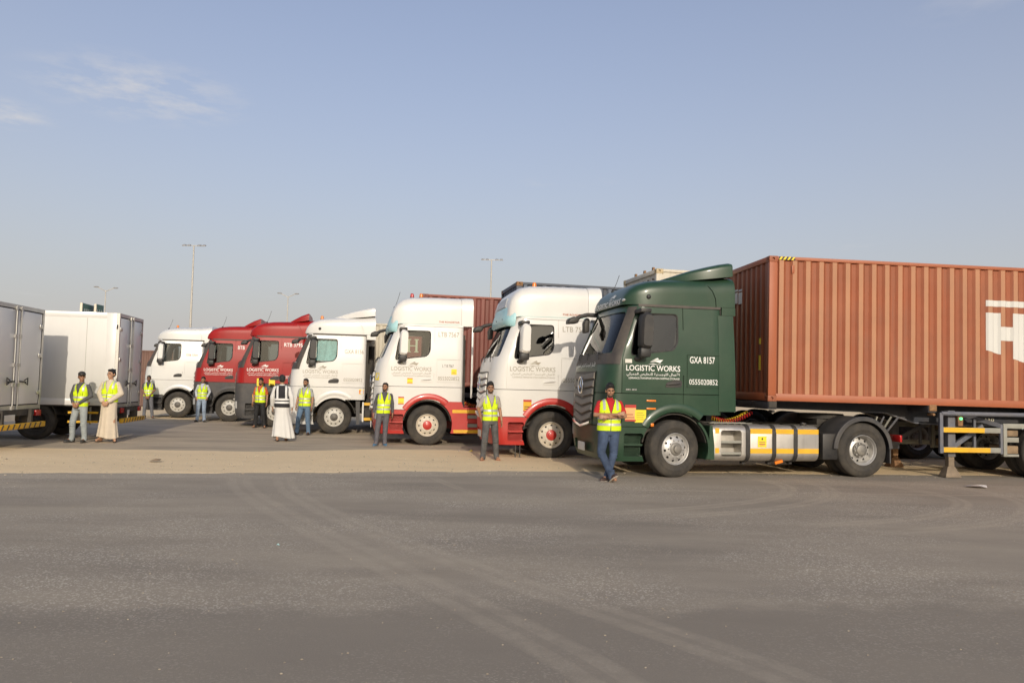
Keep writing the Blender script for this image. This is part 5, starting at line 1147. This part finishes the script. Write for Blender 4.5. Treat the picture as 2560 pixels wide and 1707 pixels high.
# ------------------------------------------------------------------ far lamp posts and road signs
M_pole = mat('lamp_post_grey', (0.46, 0.44, 0.40), 0.6, 0.2, 0.1, 3.0)  # grey lightened towards the haze: distant air is put into the colour
M_poled = mat('lamp_head_grey', (0.34, 0.34, 0.34), 0.6, 0.2, 0.1, 3.0)
def lamp_post(label, x, y, h, kind, rz=0):
    root = thing('lamp_post', label, 'lamp post', (x, y, 0), rz, 'far lamp posts')
    m = MB(); m.cyl((0, 0, 0), (0, 0, h), 0.125, 0.05, 12); m.cyl((0, 0, 0), (0, 0, 0.3), 0.22, None, 12); m.build('post', M_pole, root)
    if kind == 'bar':
        m = MB(); m.bar((-0.8, 0, h + 0.02), (0.9, 0, h - 0.01), 0.05, 0.05); m.build('cross_arm', M_pole, root)
        for xx in (-0.72, -0.35, 0.45, 0.82):
            m = MB(); m.prism([(-0.15, -0.05), (0.15, -0.05), (0.11, 0.04), (-0.11, 0.04)], 'y', -0.15, 0.15); l = m.build('floodlight', M_poled, root, 0.02); l.location = (xx, -0.1, h + 0.02); l.rotation_euler = (R(20), 0, 0)
    else:
        for s in (-1, 1):
            m = MB(); m.tube([(0, 0, h - 0.1), (s * 0.35, 0, h + 0.08), (s * 0.8, 0, h + 0.30)], 0.045, 6); m.build('arm', M_pole, root)
            m = MB(); m.ell((s * 1.0, 0, h + 0.36), (0.30, 0.13, 0.08), 12, 6); m.build('lamp_head', M_poled, root)
    return root
lamp_post('tallest lamp post, above the silvery white truck', -25.1, 61, 12.0, 'bar')
lamp_post('lamp post above the maroon container', -1.86, 65, 12.05, 'bar')
lamp_post('lamp post beside the green road signs', -47.48, 91, 11.6, 'arm', R(25))
lamp_post('distant lamp post above the red trucks', -27.08, 94, 11.7, 'arm', R(10))
M_sign = mat('green_sign_face', (0.035, 0.10, 0.075), 0.5, 0, 0.1, 2.0); M_signp = mat('sign_print', (0.42, 0.48, 0.46), 0.5)
def road_sign(label, x, y, rz, w, ztop, n):
    root = thing('road_sign', label, 'road sign', (x, y, 0), rz, 'green road signs'); h = 2.6
    m = MB(); m.box(0, w, -0.04, 0.04, ztop - h, ztop); p = m.build('sign_panel', M_sign, root, 0.01)
    m = MB(); m.box(-0.16, 0.0, -0.09, 0.09, 0, ztop); m.build('sign_post', mat('sign_post_cream', (0.66, 0.60, 0.48), 0.6), root, 0.01)
    rnd = random.Random(n)
    for k in range(n):
        m = MB(); x0 = w * (0.12 + 0.8 * k / n); hh = rnd.uniform(0.5, 0.9); m.box(x0, x0 + w * 0.09, -0.046, -0.041, ztop - 0.5 - hh, ztop - 0.45); m.build('sign_print', M_signp, p)
    m = MB(); m.box(w * 0.1, w * 0.4, -0.046, -0.041, ztop - 2.0, ztop - 1.8); m.build('sign_print', M_signp, p)
road_sign('wide green road sign above the box truck', -37.5, 68, R(99.5), 3.65, 7.97, 6)
road_sign('narrow green road sign right of the wide one', -37.34, 70, R(95.7), 1.6, 8.07, 3)

# ------------------------------------------------------------------ people (facing -y, feet at the origin, 1.72 m tall before scaling)
TORSO = [(0.84, 0.150, 0.105, 0.0), (0.92, 0.165, 0.118, 0.0), (1.02, 0.155, 0.112, -0.005), (1.12, 0.152, 0.108, -0.005), (1.22, 0.165, 0.115, 0.0), (1.31, 0.178, 0.115, 0.005), (1.37, 0.172, 0.100, 0.008), (1.415, 0.135, 0.080, 0.010), (1.445, 0.085, 0.065, 0.010)]
def rings(tab, add, n=32, g=1.0):
    return [[((rx * g + add) * math.cos(2 * math.pi * k / n), cy + (ry * g + add) * math.sin(2 * math.pi * k / n), z) for k in range(n)] for z, rx, ry, cy in tab]
ARMS = {'hang': ((0.235, 0.03, 1.135), (0.255, -0.05, 0.895)), 'clasp': ((0.262, 0.02, 1.15), (0.075, -0.185, 0.965)), 'clasp_low': ((0.235, 0.0, 1.14), (0.065, -0.165, 0.88)),
        'back': ((0.262, 0.09, 1.15), (0.17, 0.13, 0.93)), 'pocket': ((0.262, 0.07, 1.16), (0.20, -0.03, 0.96)),
        'cross_r': ((0.255, -0.06, 1.165), (-0.085, -0.225, 1.185)), 'cross_l': ((0.255, -0.07, 1.150), (-0.070, -0.205, 1.13)), 'walk_f': ((0.245, -0.02, 1.14), (0.25, -0.14, 0.92)), 'walk_b': ((0.25, 0.09, 1.14), (0.265, 0.06, 0.90))}
def finger(mb, p, d, nrm, ln, r, curl):
    d = Vector(d).normalized(); nrm = Vector(nrm).normalized(); a = Vector(p)
    for k in range(3):
        b = a + d * (ln * (0.42, 0.32, 0.26)[k]); mb.cap(a, b, r, r * 0.9, 8); a = b; d = (d * math.cos(curl) + nrm * math.sin(curl)).normalized()
def hand(mb, wrist, d, palm, side, curl=0.35):
    """palm: direction the palm faces"""
    d = Vector(d).normalized(); palm = Vector(palm); palm = (palm - d * palm.dot(d)).normalized(); ac = d.cross(palm) * side; w = Vector(wrist)
    rot = Matrix((ac, d, palm)).transposed()
    mb.ell(w + d * 0.052, (0.041, 0.055, 0.018), 14, 8, rot)
    for k, (o_, l_) in enumerate(((-0.030, 0.062), (-0.010, 0.078), (0.011, 0.083), (0.031, 0.074))): finger(mb, w + d * 0.088 + ac * o_, d + ac * o_ * 2, palm, l_, 0.0092, curl)
    finger(mb, w + d * 0.030 + ac * 0.034, d * 0.75 + ac * 0.65 + palm * 0.25, palm - ac * 0.4, 0.075, 0.0105, 0.25)
def person(label, loc, H, yaw, c):
    S = H / 1.72; root = thing('person', label, 'person', (loc[0], loc[1], c.get('dz', 0.0)), yaw, 'men standing by the trucks'); root.scale = (S, S, S)
    g = c.get('girth', 1.0); lean = c.get('lean', 0.0); tw = c.get('side', random.Random(label + 's').uniform(-0.03, 0.03))
    def shear(me):
        for v in me.vertices:
            z = v.co.z; v.co.y += lean * z; v.co.x += tw * z
        return me
    skin = c['skin']; sh = 0.172 * (0.5 + 0.5 * g)
    arms = c.get('arms', ('hang', 'hang'))     # (person's right = -x, left = +x)
    J = {}
    for i, s in enumerate((-1, 1)):
        e, w = ARMS[arms[i]] if isinstance(arms[i], str) else arms[i]
        J[s] = (Vector((s * sh, 0.008, 1.375)), Vector((s * e[0] * (0.6 + 0.4 * g), e[1], e[2])), Vector((s * w[0], w[1] - 0.05 * (g - 1) * 3, w[2])))
    L = c.get('legs', {}); LEG = {}
    pr = random.Random(label); wt = pr.choice((-1, 1)); sp_ = pr.uniform(0.0, 0.05); fw_ = pr.uniform(0.02, 0.10)
    for s in (-1, 1):
        rel = 1 if s == wt else 0       # the relaxed leg stands a little forward and out
        kn, an, fd = L.get(s, ((s * (0.105 + sp_ * 0.5 + 0.02 * rel), -0.015 - fw_ * rel, 0.48), (s * (0.115 + sp_ + 0.02 * rel), 0.02 - fw_ * 0.8 * rel, 0.085), (s * (0.22 + 0.4 * rel), -1, 0))); LEG[s] = (Vector((s * 0.085, 0, 0.88)), Vector(kn), Vector(an), Vector(fd).normalized())
    # body: one continuous surface with head, arms, hands and legs
    b = MB(); b.loft(rings(TORSO, -0.012, 24, g)); b.cap((0, 0.012, 1.40), (0, 0.0, 1.53), 0.057, 0.052, 14)
    ht = R(c.get('turn', 0)); hr = Matrix.Rotation(ht, 3, 'Z'); nod = Matrix.Rotation(R(c.get('nod', 0)), 3, 'X'); HC = Vector((0, -0.005, 1.605)); HR = hr @ nod
    hp = lambda x, y, z: HC + HR @ Vector((x, y, z))
    b.ell(hp(0, 0.012, 0.030), (0.075, 0.092, 0.086), 20, 12, HR); b.ell(hp(0, -0.022, -0.030), (0.062, 0.066, 0.072), 18, 10, HR); b.ell(hp(0, -0.052, -0.078), (0.036, 0.030, 0.026), 12, 8, HR)
    b.ell(hp(0, -0.078, 0.028), (0.052, 0.014, 0.012), 12, 6, HR); b.cap(hp(0, -0.086, 0.018), hp(0, -0.104, -0.022), 0.008, 0.014, 8); b.ell(hp(0, -0.084, -0.052), (0.026, 0.010, 0.010), 10, 6, HR)
    for s in (-1, 1): b.ell(hp(s * 0.078, 0.018, -0.002), (0.011, 0.020, 0.032), 10, 8, HR); b.ell(hp(s * 0.042, -0.070, -0.012), (0.020, 0.014, 0.016), 10, 6, HR)
    for s in (-1, 1):
        a, e, w = J[s]; b.cap(a, e, 0.050, 0.040); b.cap(e, w, 0.040, 0.027); d = (w - e).normalized(); am = arms[0 if s < 0 else 1]
        if am in ('hang', 'walk_f', 'walk_b'): hand(b, w, (0, -0.12, -1), (-s, 0, 0), s, 0.30)
        elif am in ('clasp', 'clasp_low'): hand(b, w, (-s * 0.75, -0.25, -0.55), (0, 0.9, 0.3), s, 0.45)
        elif am.startswith('cross'): hand(b, w, (d.x, d.y + 0.35, d.z + 0.12), (0, 1, 0), s, 0.35)
        else: hand(b, w, d + Vector((-s * 0.3, 0, -0.2)), (0, 1 if am == 'pocket' else -1, 0), s, 0.4)
        hip, kn, an, fd = LEG[s]; b.cap(hip, kn, 0.075, 0.05); b.cap(kn, an, 0.05, 0.034); b.cap(an, an + fd * 0.13 - Vector((0, 0, 0.045)), 0.036, 0.028); b.cap(an + fd * -0.03 - Vector((0, 0, 0.04)), an + fd * 0.05 - Vector((0, 0, 0.045)), 0.034, 0.032)
    body = link('body', shear(remesh(b, 0.0075, 2, 0.45)), skin, root, 180)
    def part(name, mb, mtl, vox=0.012, sm=3, parent=root, dec=None): return link(name, shear(remesh(mb, vox, sm, dec)), mtl, parent, 180)
    # hair, brows, beard, eyes
    hm = MB()
    if c.get('hair', True):
        t = c.get('hair_top', 0.012); hm.ell(hp(0, 0.020, 0.050 + t * 0.5), (0.082, 0.092, 0.082 + t), 20, 12, HR); hm.ell(hp(0, 0.050, 0.010), (0.080, 0.066, 0.078), 18, 10, HR); hm.ell(hp(0, -0.040, 0.096 + t * 0.6), (0.062, 0.048, 0.030 + t * 0.4), 16, 8, HR)
        for s in (-1, 1): hm.ell(hp(s * 0.066, 0.000, 0.035), (0.014, 0.035, 0.040), 10, 8, HR)
        part('hair', hm, c.get('hairmat', M_hair), 0.008, 1)
    if c.get('beard', 0) > 0:
        q = c['beard']; m = MB(); m.ell(hp(0, -0.044, -0.086), (0.043, 0.040, 0.022 + 0.014 * q), 14, 8, HR)
        for s in (-1, 1): m.ell(hp(s * 0.056, -0.012, -0.055), (0.010, 0.032, 0.036), 10, 8, HR); m.ell(hp(s * 0.018, -0.094, -0.040), (0.018, 0.007, 0.006), 8, 6, HR); m.ell(hp(s * 0.036, -0.070, -0.072), (0.010, 0.012, 0.020), 8, 6, HR)
        part('beard', m, M_hair if q > 1.3 else mat('short_stubble', (0.045, 0.028, 0.020), 0.8, 0, 0.4, 60.0), 0.006, 1)
    for s in (-1, 1):
        m = MB(); m.ell(hp(s * 0.030, -0.079, 0.008), (0.014, 0.008, 0.007), 10, 6, HR); link('eye', shear(m.mesh('e')), M_eye, root, 180)
        m = MB(); m.cap(hp(s * 0.012, -0.090, 0.026), hp(s * 0.048, -0.078, 0.027), 0.006, 0.004, 6); link('eyebrow', shear(m.mesh('e')), M_hair, root, 180)
    if c.get('cap'):
        m = MB(); m.ell(hp(0, 0.015, 0.075), (0.088, 0.105, 0.072), 20, 12, HR); m.loft([[hp(x, y, 0.058 - 0.012 * abs(x) / 0.07 + dz) for x, y in ((-0.075, -0.06), (-0.07, -0.12), (-0.035, -0.165), (0, -0.175), (0.035, -0.165), (0.07, -0.12), (0.075, -0.06))] for dz in (0, 0.010)])
        part('baseball_cap', m, M_black, 0.007, 1)
    # shirt
    if c.get('shirt'):
        m = MB(); T = [(0.86, 0.163, 0.116, 0.0)] + TORSO[1:] if not c.get('tuck') else TORSO; m.loft(rings(T, 0.010, 28, g)); m.cap((0, 0.012, 1.41), (0, 0.008, 1.455), 0.068, 0.064, 16)
        for s in (-1, 1):
            a, e, w = J[s]; m.cap(a, a + (e - a) * (1.0 if c.get('sleeve', 'short') == 'long' else 0.72), 0.058, 0.050 if c.get('sleeve', 'short') == 'long' else 0.056)
            if c.get('sleeve') == 'long': m.cap(e, e + (w - e) * 0.93, 0.050, 0.038)
        part('shirt', m, c['shirt'], 0.011, 2)
    if c.get('robe'):
        m = MB(); n = 48; sp = c.get('spread', 1.0); rg = []
        for z, rx, ry, cy in [(0.10, 0.27 * sp, 0.19, 0.02), (0.25, 0.25 * sp, 0.178, 0.015), (0.5, 0.215 * sp, 0.158, 0.0), (0.75, 0.185, 0.145, 0.0), (0.95, 0.185, 0.140, -0.005), (1.1, 0.178, 0.132, -0.005), (1.22, 0.182, 0.130, 0.0), (1.32, 0.188, 0.125, 0.005), (1.38, 0.172, 0.105, 0.01), (1.42, 0.13, 0.085, 0.012), (1.46, 0.072, 0.066, 0.012), (1.485, 0.066, 0.062, 0.012)]:
            fold = 0.10 * max(0, 1 - z / 1.0)
            rg.append([((rx * (1 + fold * math.sin(9 * t + 1.3 * math.sin(3 * t)) * 0.6)) * math.cos(t) + c.get('swing', 0) * max(0, 0.9 - z) * 0.25, cy + ry * (1 + fold * math.sin(9 * t + 1.3 * math.sin(3 * t))) * math.sin(t), z + (0.03 * math.sin(2 * t) if z < 0.2 else 0)) for t in [2 * math.pi * k / n for k in range(n)]])
        m.loft(rg)
        for s in (-1, 1):
            a, e, w = J[s]; m.cap(a, e, 0.064, 0.064); m.cap(e, e + (w - e) * 0.9, 0.064, 0.060)
        part('robe', m, c['robe'], 0.011, 2)
    if c.get('trousers'):
        m = MB(); m.loft(rings([(0.80, 0.150, 0.115, 0.0), (0.86, 0.172, 0.125, 0.0), (0.93, 0.170, 0.122, 0.0), (0.965, 0.162, 0.118, 0.0)], 0.006, 28, g))
        for s in (-1, 1):
            hip, kn, an, fd = LEG[s]; m.cap(hip, kn, 0.098 * g, 0.074); m.cap(kn, an + Vector((0, 0, 0.03)), 0.074, 0.062); m.cap(an + Vector((0, 0, 0.06)), an + fd * 0.02 - Vector((0, 0, 0.015)), 0.062, 0.066)
            dd = (kn - hip); 
            for q in range(3): m.ell(kn + Vector((0, -0.02, 0.03 - 0.05 * q)), (0.070, 0.066, 0.022), 12, 6)
            for q in range(2): m.ell(an + Vector((0, -0.01, 0.05 + 0.055 * q)), (0.064, 0.066, 0.018), 12, 6)
        part('trousers', m, c['trousers'], 0.011, 2)
    # vest with bands
    vm = c.get('vest', M_vest); bandm = c.get('band', M_band)
    vlo = 0.885 + c.get('vest_low', 0.0)
    base = [(vlo, 0.178, 0.132, 0.0), (max(0.95, vlo + 0.01), 0.176, 0.132, 0.0), (1.02, 0.168, 0.126, -0.005), (1.12, 0.168, 0.124, -0.005), (1.22, 0.176, 0.126, 0.0), (1.31, 0.182, 0.124, 0.005), (1.36, 0.178, 0.110, 0.008), (1.40, 0.158, 0.094, 0.010), (1.432, 0.112, 0.078, 0.012), (1.455, 0.082, 0.072, 0.012)]
    fine = []
    for a, b_ in zip(base[:-1], base[1:]):
        for k in range(3): fine.append(tuple(a[i] + (b_[i] - a[i]) * k / 3 for i in range(4)))
    fine.append(base[-1]); extra = 0.020 if c.get('robe') else 0.010
    def vest_bm():
        mb = MB(); rg = rings(fine, extra, 48, g)
        rg = [[(x + 0.0025 * math.sin(40 * z + 5 * x), y + 0.006 * math.sin(17 * z + 9 * x), z) for x, y, z in r] for r in rg]
        mb.loft(rg, False, False); me = mb.mesh('v'); bm = bmesh.new(); bm.from_mesh(me); return bm
    def cut(bm, planes):
        for co, no in planes: bmesh.ops.bisect_plane(bm, geom=list(bm.verts) + list(bm.edges) + list(bm.faces), dist=1e-6, plane_co=co, plane_no=no)
    def keep(bm, fn):
        bmesh.ops.delete(bm, geom=[f for f in bm.faces if not fn(f.calc_center_median())], context='FACES')
    vz = c.get('vneck', 1.17); vw = 0.085
    def inV(p): return p.y < 0.0 and p.z > vz and abs(p.x) < vw * (p.z - vz) / (1.455 - vz)
    vplanes = [((0, 0, vz), (s * (1.455 - vz), 0, -vw)) for s in (-1, 1)]
    def finish(bm, name, mtl, off, parent, thick=0.006):
        bm.normal_update()
        for v in bm.verts: v.co += v.normal * off
        if thick: bmesh.ops.solidify(bm, geom=list(bm.faces), thickness=thick)
        me = bpy.data.meshes.new(name); bm.to_mesh(me); bm.free(); return link(name, shear(me), mtl, parent, 60)
    bm = vest_bm(); opn = c.get('open', 0.0)
    cut(bm, vplanes); 
    if not c.get('backview'): keep(bm, lambda p: not inV(p))
    vest = finish(bm, 'safety_vest', vm, 0.0, root)
    for z0, z1 in c.get('bands', ((0.975, 1.02), (1.085, 1.13))):
        bm = vest_bm(); cut(bm, [((0, 0, z0), (0, 0, 1)), ((0, 0, z1), (0, 0, 1))]); keep(bm, lambda p: z0 < p.z < z1 and not inV(p)); finish(bm, 'reflective_band', bandm, 0.004, vest, 0.002)
    for s in (-1, 1):
        x0, x1, zz0 = c.get('straps', (0.098, 0.142, 1.26)); lo, hi = sorted((s * x0, s * x1)); bm = vest_bm(); cut(bm, [((lo, 0, 0), (1, 0, 0)), ((hi, 0, 0), (1, 0, 0)), ((0, 0, zz0), (0, 0, 1))])
        keep(bm, lambda p: lo < p.x < hi and p.z > zz0); finish(bm, 'shoulder_band', bandm, 0.004, vest, 0.002)
    if not c.get('backview'):
        bm = vest_bm(); cut(bm, [((-0.006, 0, 0), (1, 0, 0)), ((0.006, 0, 0), (1, 0, 0)), ((0, 0, vz), (0, 0, 1))]); keep(bm, lambda p: abs(p.x) < 0.006 and p.y < 0 and p.z < vz); finish(bm, 'zip', M_trim, 0.006, vest, 0.002)
        for s in (-1, 1):   # dark piping along the neck
            P = []
            for k in range(9):
                z = vz + (1.45 - vz) * k / 8; x = s * vw * (z - vz) / (1.455 - vz); ry = np.interp(z, [f[0] for f in fine], [f[2] for f in fine]) * g + extra; rx = np.interp(z, [f[0] for f in fine], [f[1] for f in fine]) * g + extra
                P.append((x, -ry * math.sqrt(max(0, 1 - (x / rx) ** 2)) + 0.006, z))
            m = MB(); m.tube(P, 0.005, 5); link('neck_piping', shear(m.mesh('n')), M_trim if not c.get('robe') else M_band, vest, 60)
            if c.get('pockets', True):
                m = MB(); ry = np.interp(1.16, [f[0] for f in fine], [f[2] for f in fine]) * g + extra; m.box(s * 0.085 - 0.035, s * 0.085 + 0.035, -ry * 0.90 - 0.012, -ry * 0.90 + 0.02, 1.155, 1.24); link('chest_pocket', shear(m.mesh('p', 0.006)), vm, vest, 40)
    # shoes
    for s in (-1, 1):
        hip, kn, an, fd = LEG[s]; m = MB(); up = Vector((0, 0, 1)); base_ = an - Vector((0, 0, 0.045)); tilt = c.get('toe_up', {}).get(s, 0.0); f3 = (fd * math.cos(tilt) + up * math.sin(tilt)).normalized(); sd_ = f3.cross(up).normalized(); u3 = sd_.cross(f3)
        rot = Matrix((sd_, f3, u3)).transposed()
        if c.get('footwear') == 'sandal':
            m.ell(base_ + f3 * 0.07 - u3 * 0.028, (0.046, 0.135, 0.013), 16, 6, rot); m.tube([base_ + f3 * 0.09 + sd_ * 0.045 - u3 * 0.02, base_ + f3 * 0.10 + u3 * 0.022, base_ + f3 * 0.09 - sd_ * 0.045 - u3 * 0.02], 0.010, 6); part('sandal', m, c['shoe'], 0.006, 1)
        else:
            m.ell(base_ + f3 * 0.065 - u3 * 0.004, (0.047, 0.138, 0.042), 18, 10, rot); m.ell(base_ - f3 * 0.02 + u3 * 0.02, (0.043, 0.062, 0.055), 14, 10, rot); m.ell(base_ + f3 * 0.065 - u3 * 0.030, (0.050, 0.145, 0.014), 18, 6, rot)
            so = part('shoe', m, c['shoe'], 0.008, 1)
            m = MB(); m.ell(base_ + f3 * 0.065 - u3 * 0.034, (0.051, 0.146, 0.012), 18, 6, rot); link('sole', shear(m.mesh('s')), c.get('sole', M_trim), so, 60)
    return root
def cloth(n, col, **k): return mat(n, col, 0.85, 0, k.get('var', 0.16), k.get('scale', 7.0), bump=0.35, bscale=22)
face = lambda deg=0: R(deg)
person('man in black cap, grey long sleeves and yellow vest beside the box truck', (-10.84, 19.83), 1.75, face(-6), dict(skin=M_skin1, arms=('clasp', 'clasp'), cap=True, hair=True, hair_top=0.0, turn=42, shirt=cloth('dark_grey_shirt', (0.085, 0.085, 0.085)), sleeve='long', trousers=cloth('pale_grey_jeans', (0.30, 0.33, 0.33)), shoe=M_black, vest_low=0.0))
person('man in long beige robe and yellow vest beside the box truck', (-10.28, 20.12), 1.84, face(0), dict(skin=M_skin3, arms=('clasp', 'clasp'), robe=cloth('beige_robe', (0.58, 0.50, 0.39), var=0.06), turn=-14, shoe=mat('brown_sandal', (0.07, 0.045, 0.03), 0.7), footwear='sandal', hair_top=0.006, vest_low=0.07, bands=((1.02, 1.055), (1.10, 1.13)), spread=0.92))
person('man in yellow vest and grey trousers leaning on the silvery white truck', (-14.85, 32.25), 1.72, face(12), dict(skin=M_skin2, arms=('clasp_low', 'clasp_low'), shirt=cloth('charcoal_shirt', (0.06, 0.06, 0.062)), sleeve='short', trousers=cloth('mid_grey_trousers', (0.13, 0.13, 0.14)), shoe=mat('brown_sandal', (0.07, 0.045, 0.03), 0.7), footwear='sandal', hair_top=0.004, beard=0.8, lean=0.06))
person('man in striped pale shirt, yellow vest and light blue jeans by a red truck', (-11.90, 30.25), 1.71, face(5), dict(skin=M_skin1, arms=('pocket', 'pocket'), shirt=cloth('pale_striped_shirt', (0.46, 0.48, 0.52)), sleeve='long', trousers=cloth('light_blue_jeans', (0.24, 0.30, 0.38)), shoe=M_black, hair_top=0.012, beard=0.4))
person('bearded man in orange shirt, yellow vest and black trousers by a red truck', (-8.72, 27.4), 1.70, face(-4), dict(skin=M_skin1, arms=('hang', 'hang'), shirt=cloth('orange_shirt', (0.50, 0.10, 0.03)), sleeve='short', trousers=cloth('black_trousers', (0.016, 0.016, 0.017)), shoe=mat('brown_sandal', (0.07, 0.045, 0.03), 0.7), footwear='sandal', hair_top=0.022, beard=1.6))
person('man seen from behind in white robe and black vest with white bands', (-6.28, 21.7), 1.80, R(192), dict(skin=M_skin1, arms=('walk_b', 'walk_f'), robe=cloth('white_robe', (0.62, 0.61, 0.58), var=0.03), shoe=mat('brown_sandal', (0.07, 0.045, 0.03), 0.7), footwear='sandal', hair_top=0.006, backview=True, vest=cloth('black_vest', (0.018, 0.017, 0.020)), band=mat('white_band', (0.70, 0.70, 0.68), 0.5), bands=((0.985, 1.035), (1.065, 1.115)), straps=(0.085, 0.135, 1.10), spread=1.08, swing=-0.25,
    legs={-1: ((-0.10, -0.10, 0.50), (-0.10, -0.14, 0.085), (-0.1, -1, 0)), 1: ((0.10, 0.06, 0.48), (0.10, 0.14, 0.10), (0.1, -1, 0))}))
person('bearded man in yellow vest and blue jeans before the all white truck', (-6.40, 24.4), 1.72, face(-8), dict(skin=M_skin1, arms=('hang', 'hang'), shirt=cloth('pale_grey_shirt', (0.34, 0.35, 0.34)), sleeve='short', trousers=cloth('blue_jeans', (0.10, 0.16, 0.24)), shoe=mat('dark_brown_shoe', (0.05, 0.03, 0.025), 0.6), hair_top=0.004, beard=2.2, girth=1.03))
GREY = cloth('slate_grey_shirt', (0.075, 0.072, 0.078))
person('man in slate grey clothes, yellow vest and blue shoes before a white truck', (-3.42, 20.9), 1.66, face(12), dict(skin=M_skin1, arms=('hang', 'hang'), shirt=GREY, sleeve='long', trousers=cloth('slate_grey_trousers', (0.10, 0.095, 0.105)), shoe=mat('blue_trainer', (0.07, 0.15, 0.24), 0.6), sole=mat('pale_sole', (0.5, 0.46, 0.40), 0.7), hair_top=-0.004, beard=1.0, lean=0.05, turn=-18, side=0.05,
    legs={-1: ((-0.12, -0.05, 0.48), (-0.13, -0.08, 0.085), (-0.45, -1, 0)), 1: ((0.09, -0.03, 0.48), (0.10, -0.02, 0.085), (0.25, -1, 0))}))
person('man in grey t-shirt, yellow vest, grey jeans and sandals before a white truck', (-0.43, 17.5), 1.71, face(18), dict(skin=M_skin1, arms=('back', 'hang'), shirt=cloth('pale_mauve_tshirt', (0.36, 0.32, 0.30)), sleeve='short', trousers=cloth('washed_grey_jeans', (0.085, 0.083, 0.082), var=0.4), shoe=mat('tan_sandal', (0.35, 0.14, 0.07), 0.7), footwear='sandal', hair_top=0.022, beard=0.9, turn=-10, girth=0.93, lean=0.03))
person('man with folded arms in red polo, yellow vest and blue jeans by the green truck', (1.80, 14.42), 1.72, face(4), dict(skin=M_skin1, arms=('cross_r', 'cross_l'), shirt=cloth('red_polo', (0.42, 0.012, 0.016)), sleeve='short', trousers=cloth('dark_blue_jeans', (0.042, 0.064, 0.112), var=0.35), shoe=mat('dark_brown_shoe', (0.05, 0.03, 0.025), 0.6), sole=mat('pale_sole', (0.5, 0.46, 0.40), 0.7), hair_top=0.022, beard=1.2, lean=0.11, girth=1.2, nod=6,
    side=0.035, legs={-1: ((-0.170, -0.20, 0.50), (-0.020, -0.42, 0.105), (0.45, -1, 0)), 1: ((0.070, -0.14, 0.48), (-0.045, -0.24, 0.085), (-0.85, -0.6, 0))}, toe_up={-1: 0.55}))

# ------------------------------------------------------------------ litter
def litter(name, label, loc, pts, mtl, cat='litter'):
    m = MB(); n = len(pts); v = [(x, y, z) for x, y, z in pts]; c = (sum(p[0] for p in v) / n, sum(p[1] for p in v) / n, max(p[2] for p in v) + 0.01)
    m.add(v + [c], [(i, (i + 1) % n, n) for i in range(n)]); o = m.build(name, mtl, None, clean=False, smooth=None); o.location = loc; tag(o, label, cat); return o
rnd = random.Random(11)
def scrap(r, h): return [(r * math.cos(6.28 * k / 7) * rnd.uniform(0.6, 1.3), r * 0.7 * math.sin(6.28 * k / 7) * rnd.uniform(0.6, 1.3), rnd.uniform(0.004, h)) for k in range(7)]
litter('plastic_wrapper', 'crumpled clear plastic wrapper on the road at the right', (8.55, 14.45, 0.0), scrap(0.20, 0.05), mat('clear_plastic', (0.62, 0.60, 0.58), 0.25))
litter('paper_scrap', 'small pale teal scrap lying on the road', (-2.32, 8.05, 0.0), scrap(0.025, 0.02), mat('teal_scrap', (0.40, 0.62, 0.58), 0.6))
litter('paper_scrap', 'small yellow scrap on the sand before the red skirt', (-0.95, 19.7, 0.0), scrap(0.05, 0.03), M_yelp)
litter('paper_scrap', 'small white scrap on the sand near a front wheel', (-1.25, 19.5, 0.0), scrap(0.04, 0.03), M_white)
litter('dry_twig_heap', 'small brown heap of dry debris on the sand strip', (-7.0, 15.6, 0.01), scrap(0.16, 0.05), M_wood, 'debris')
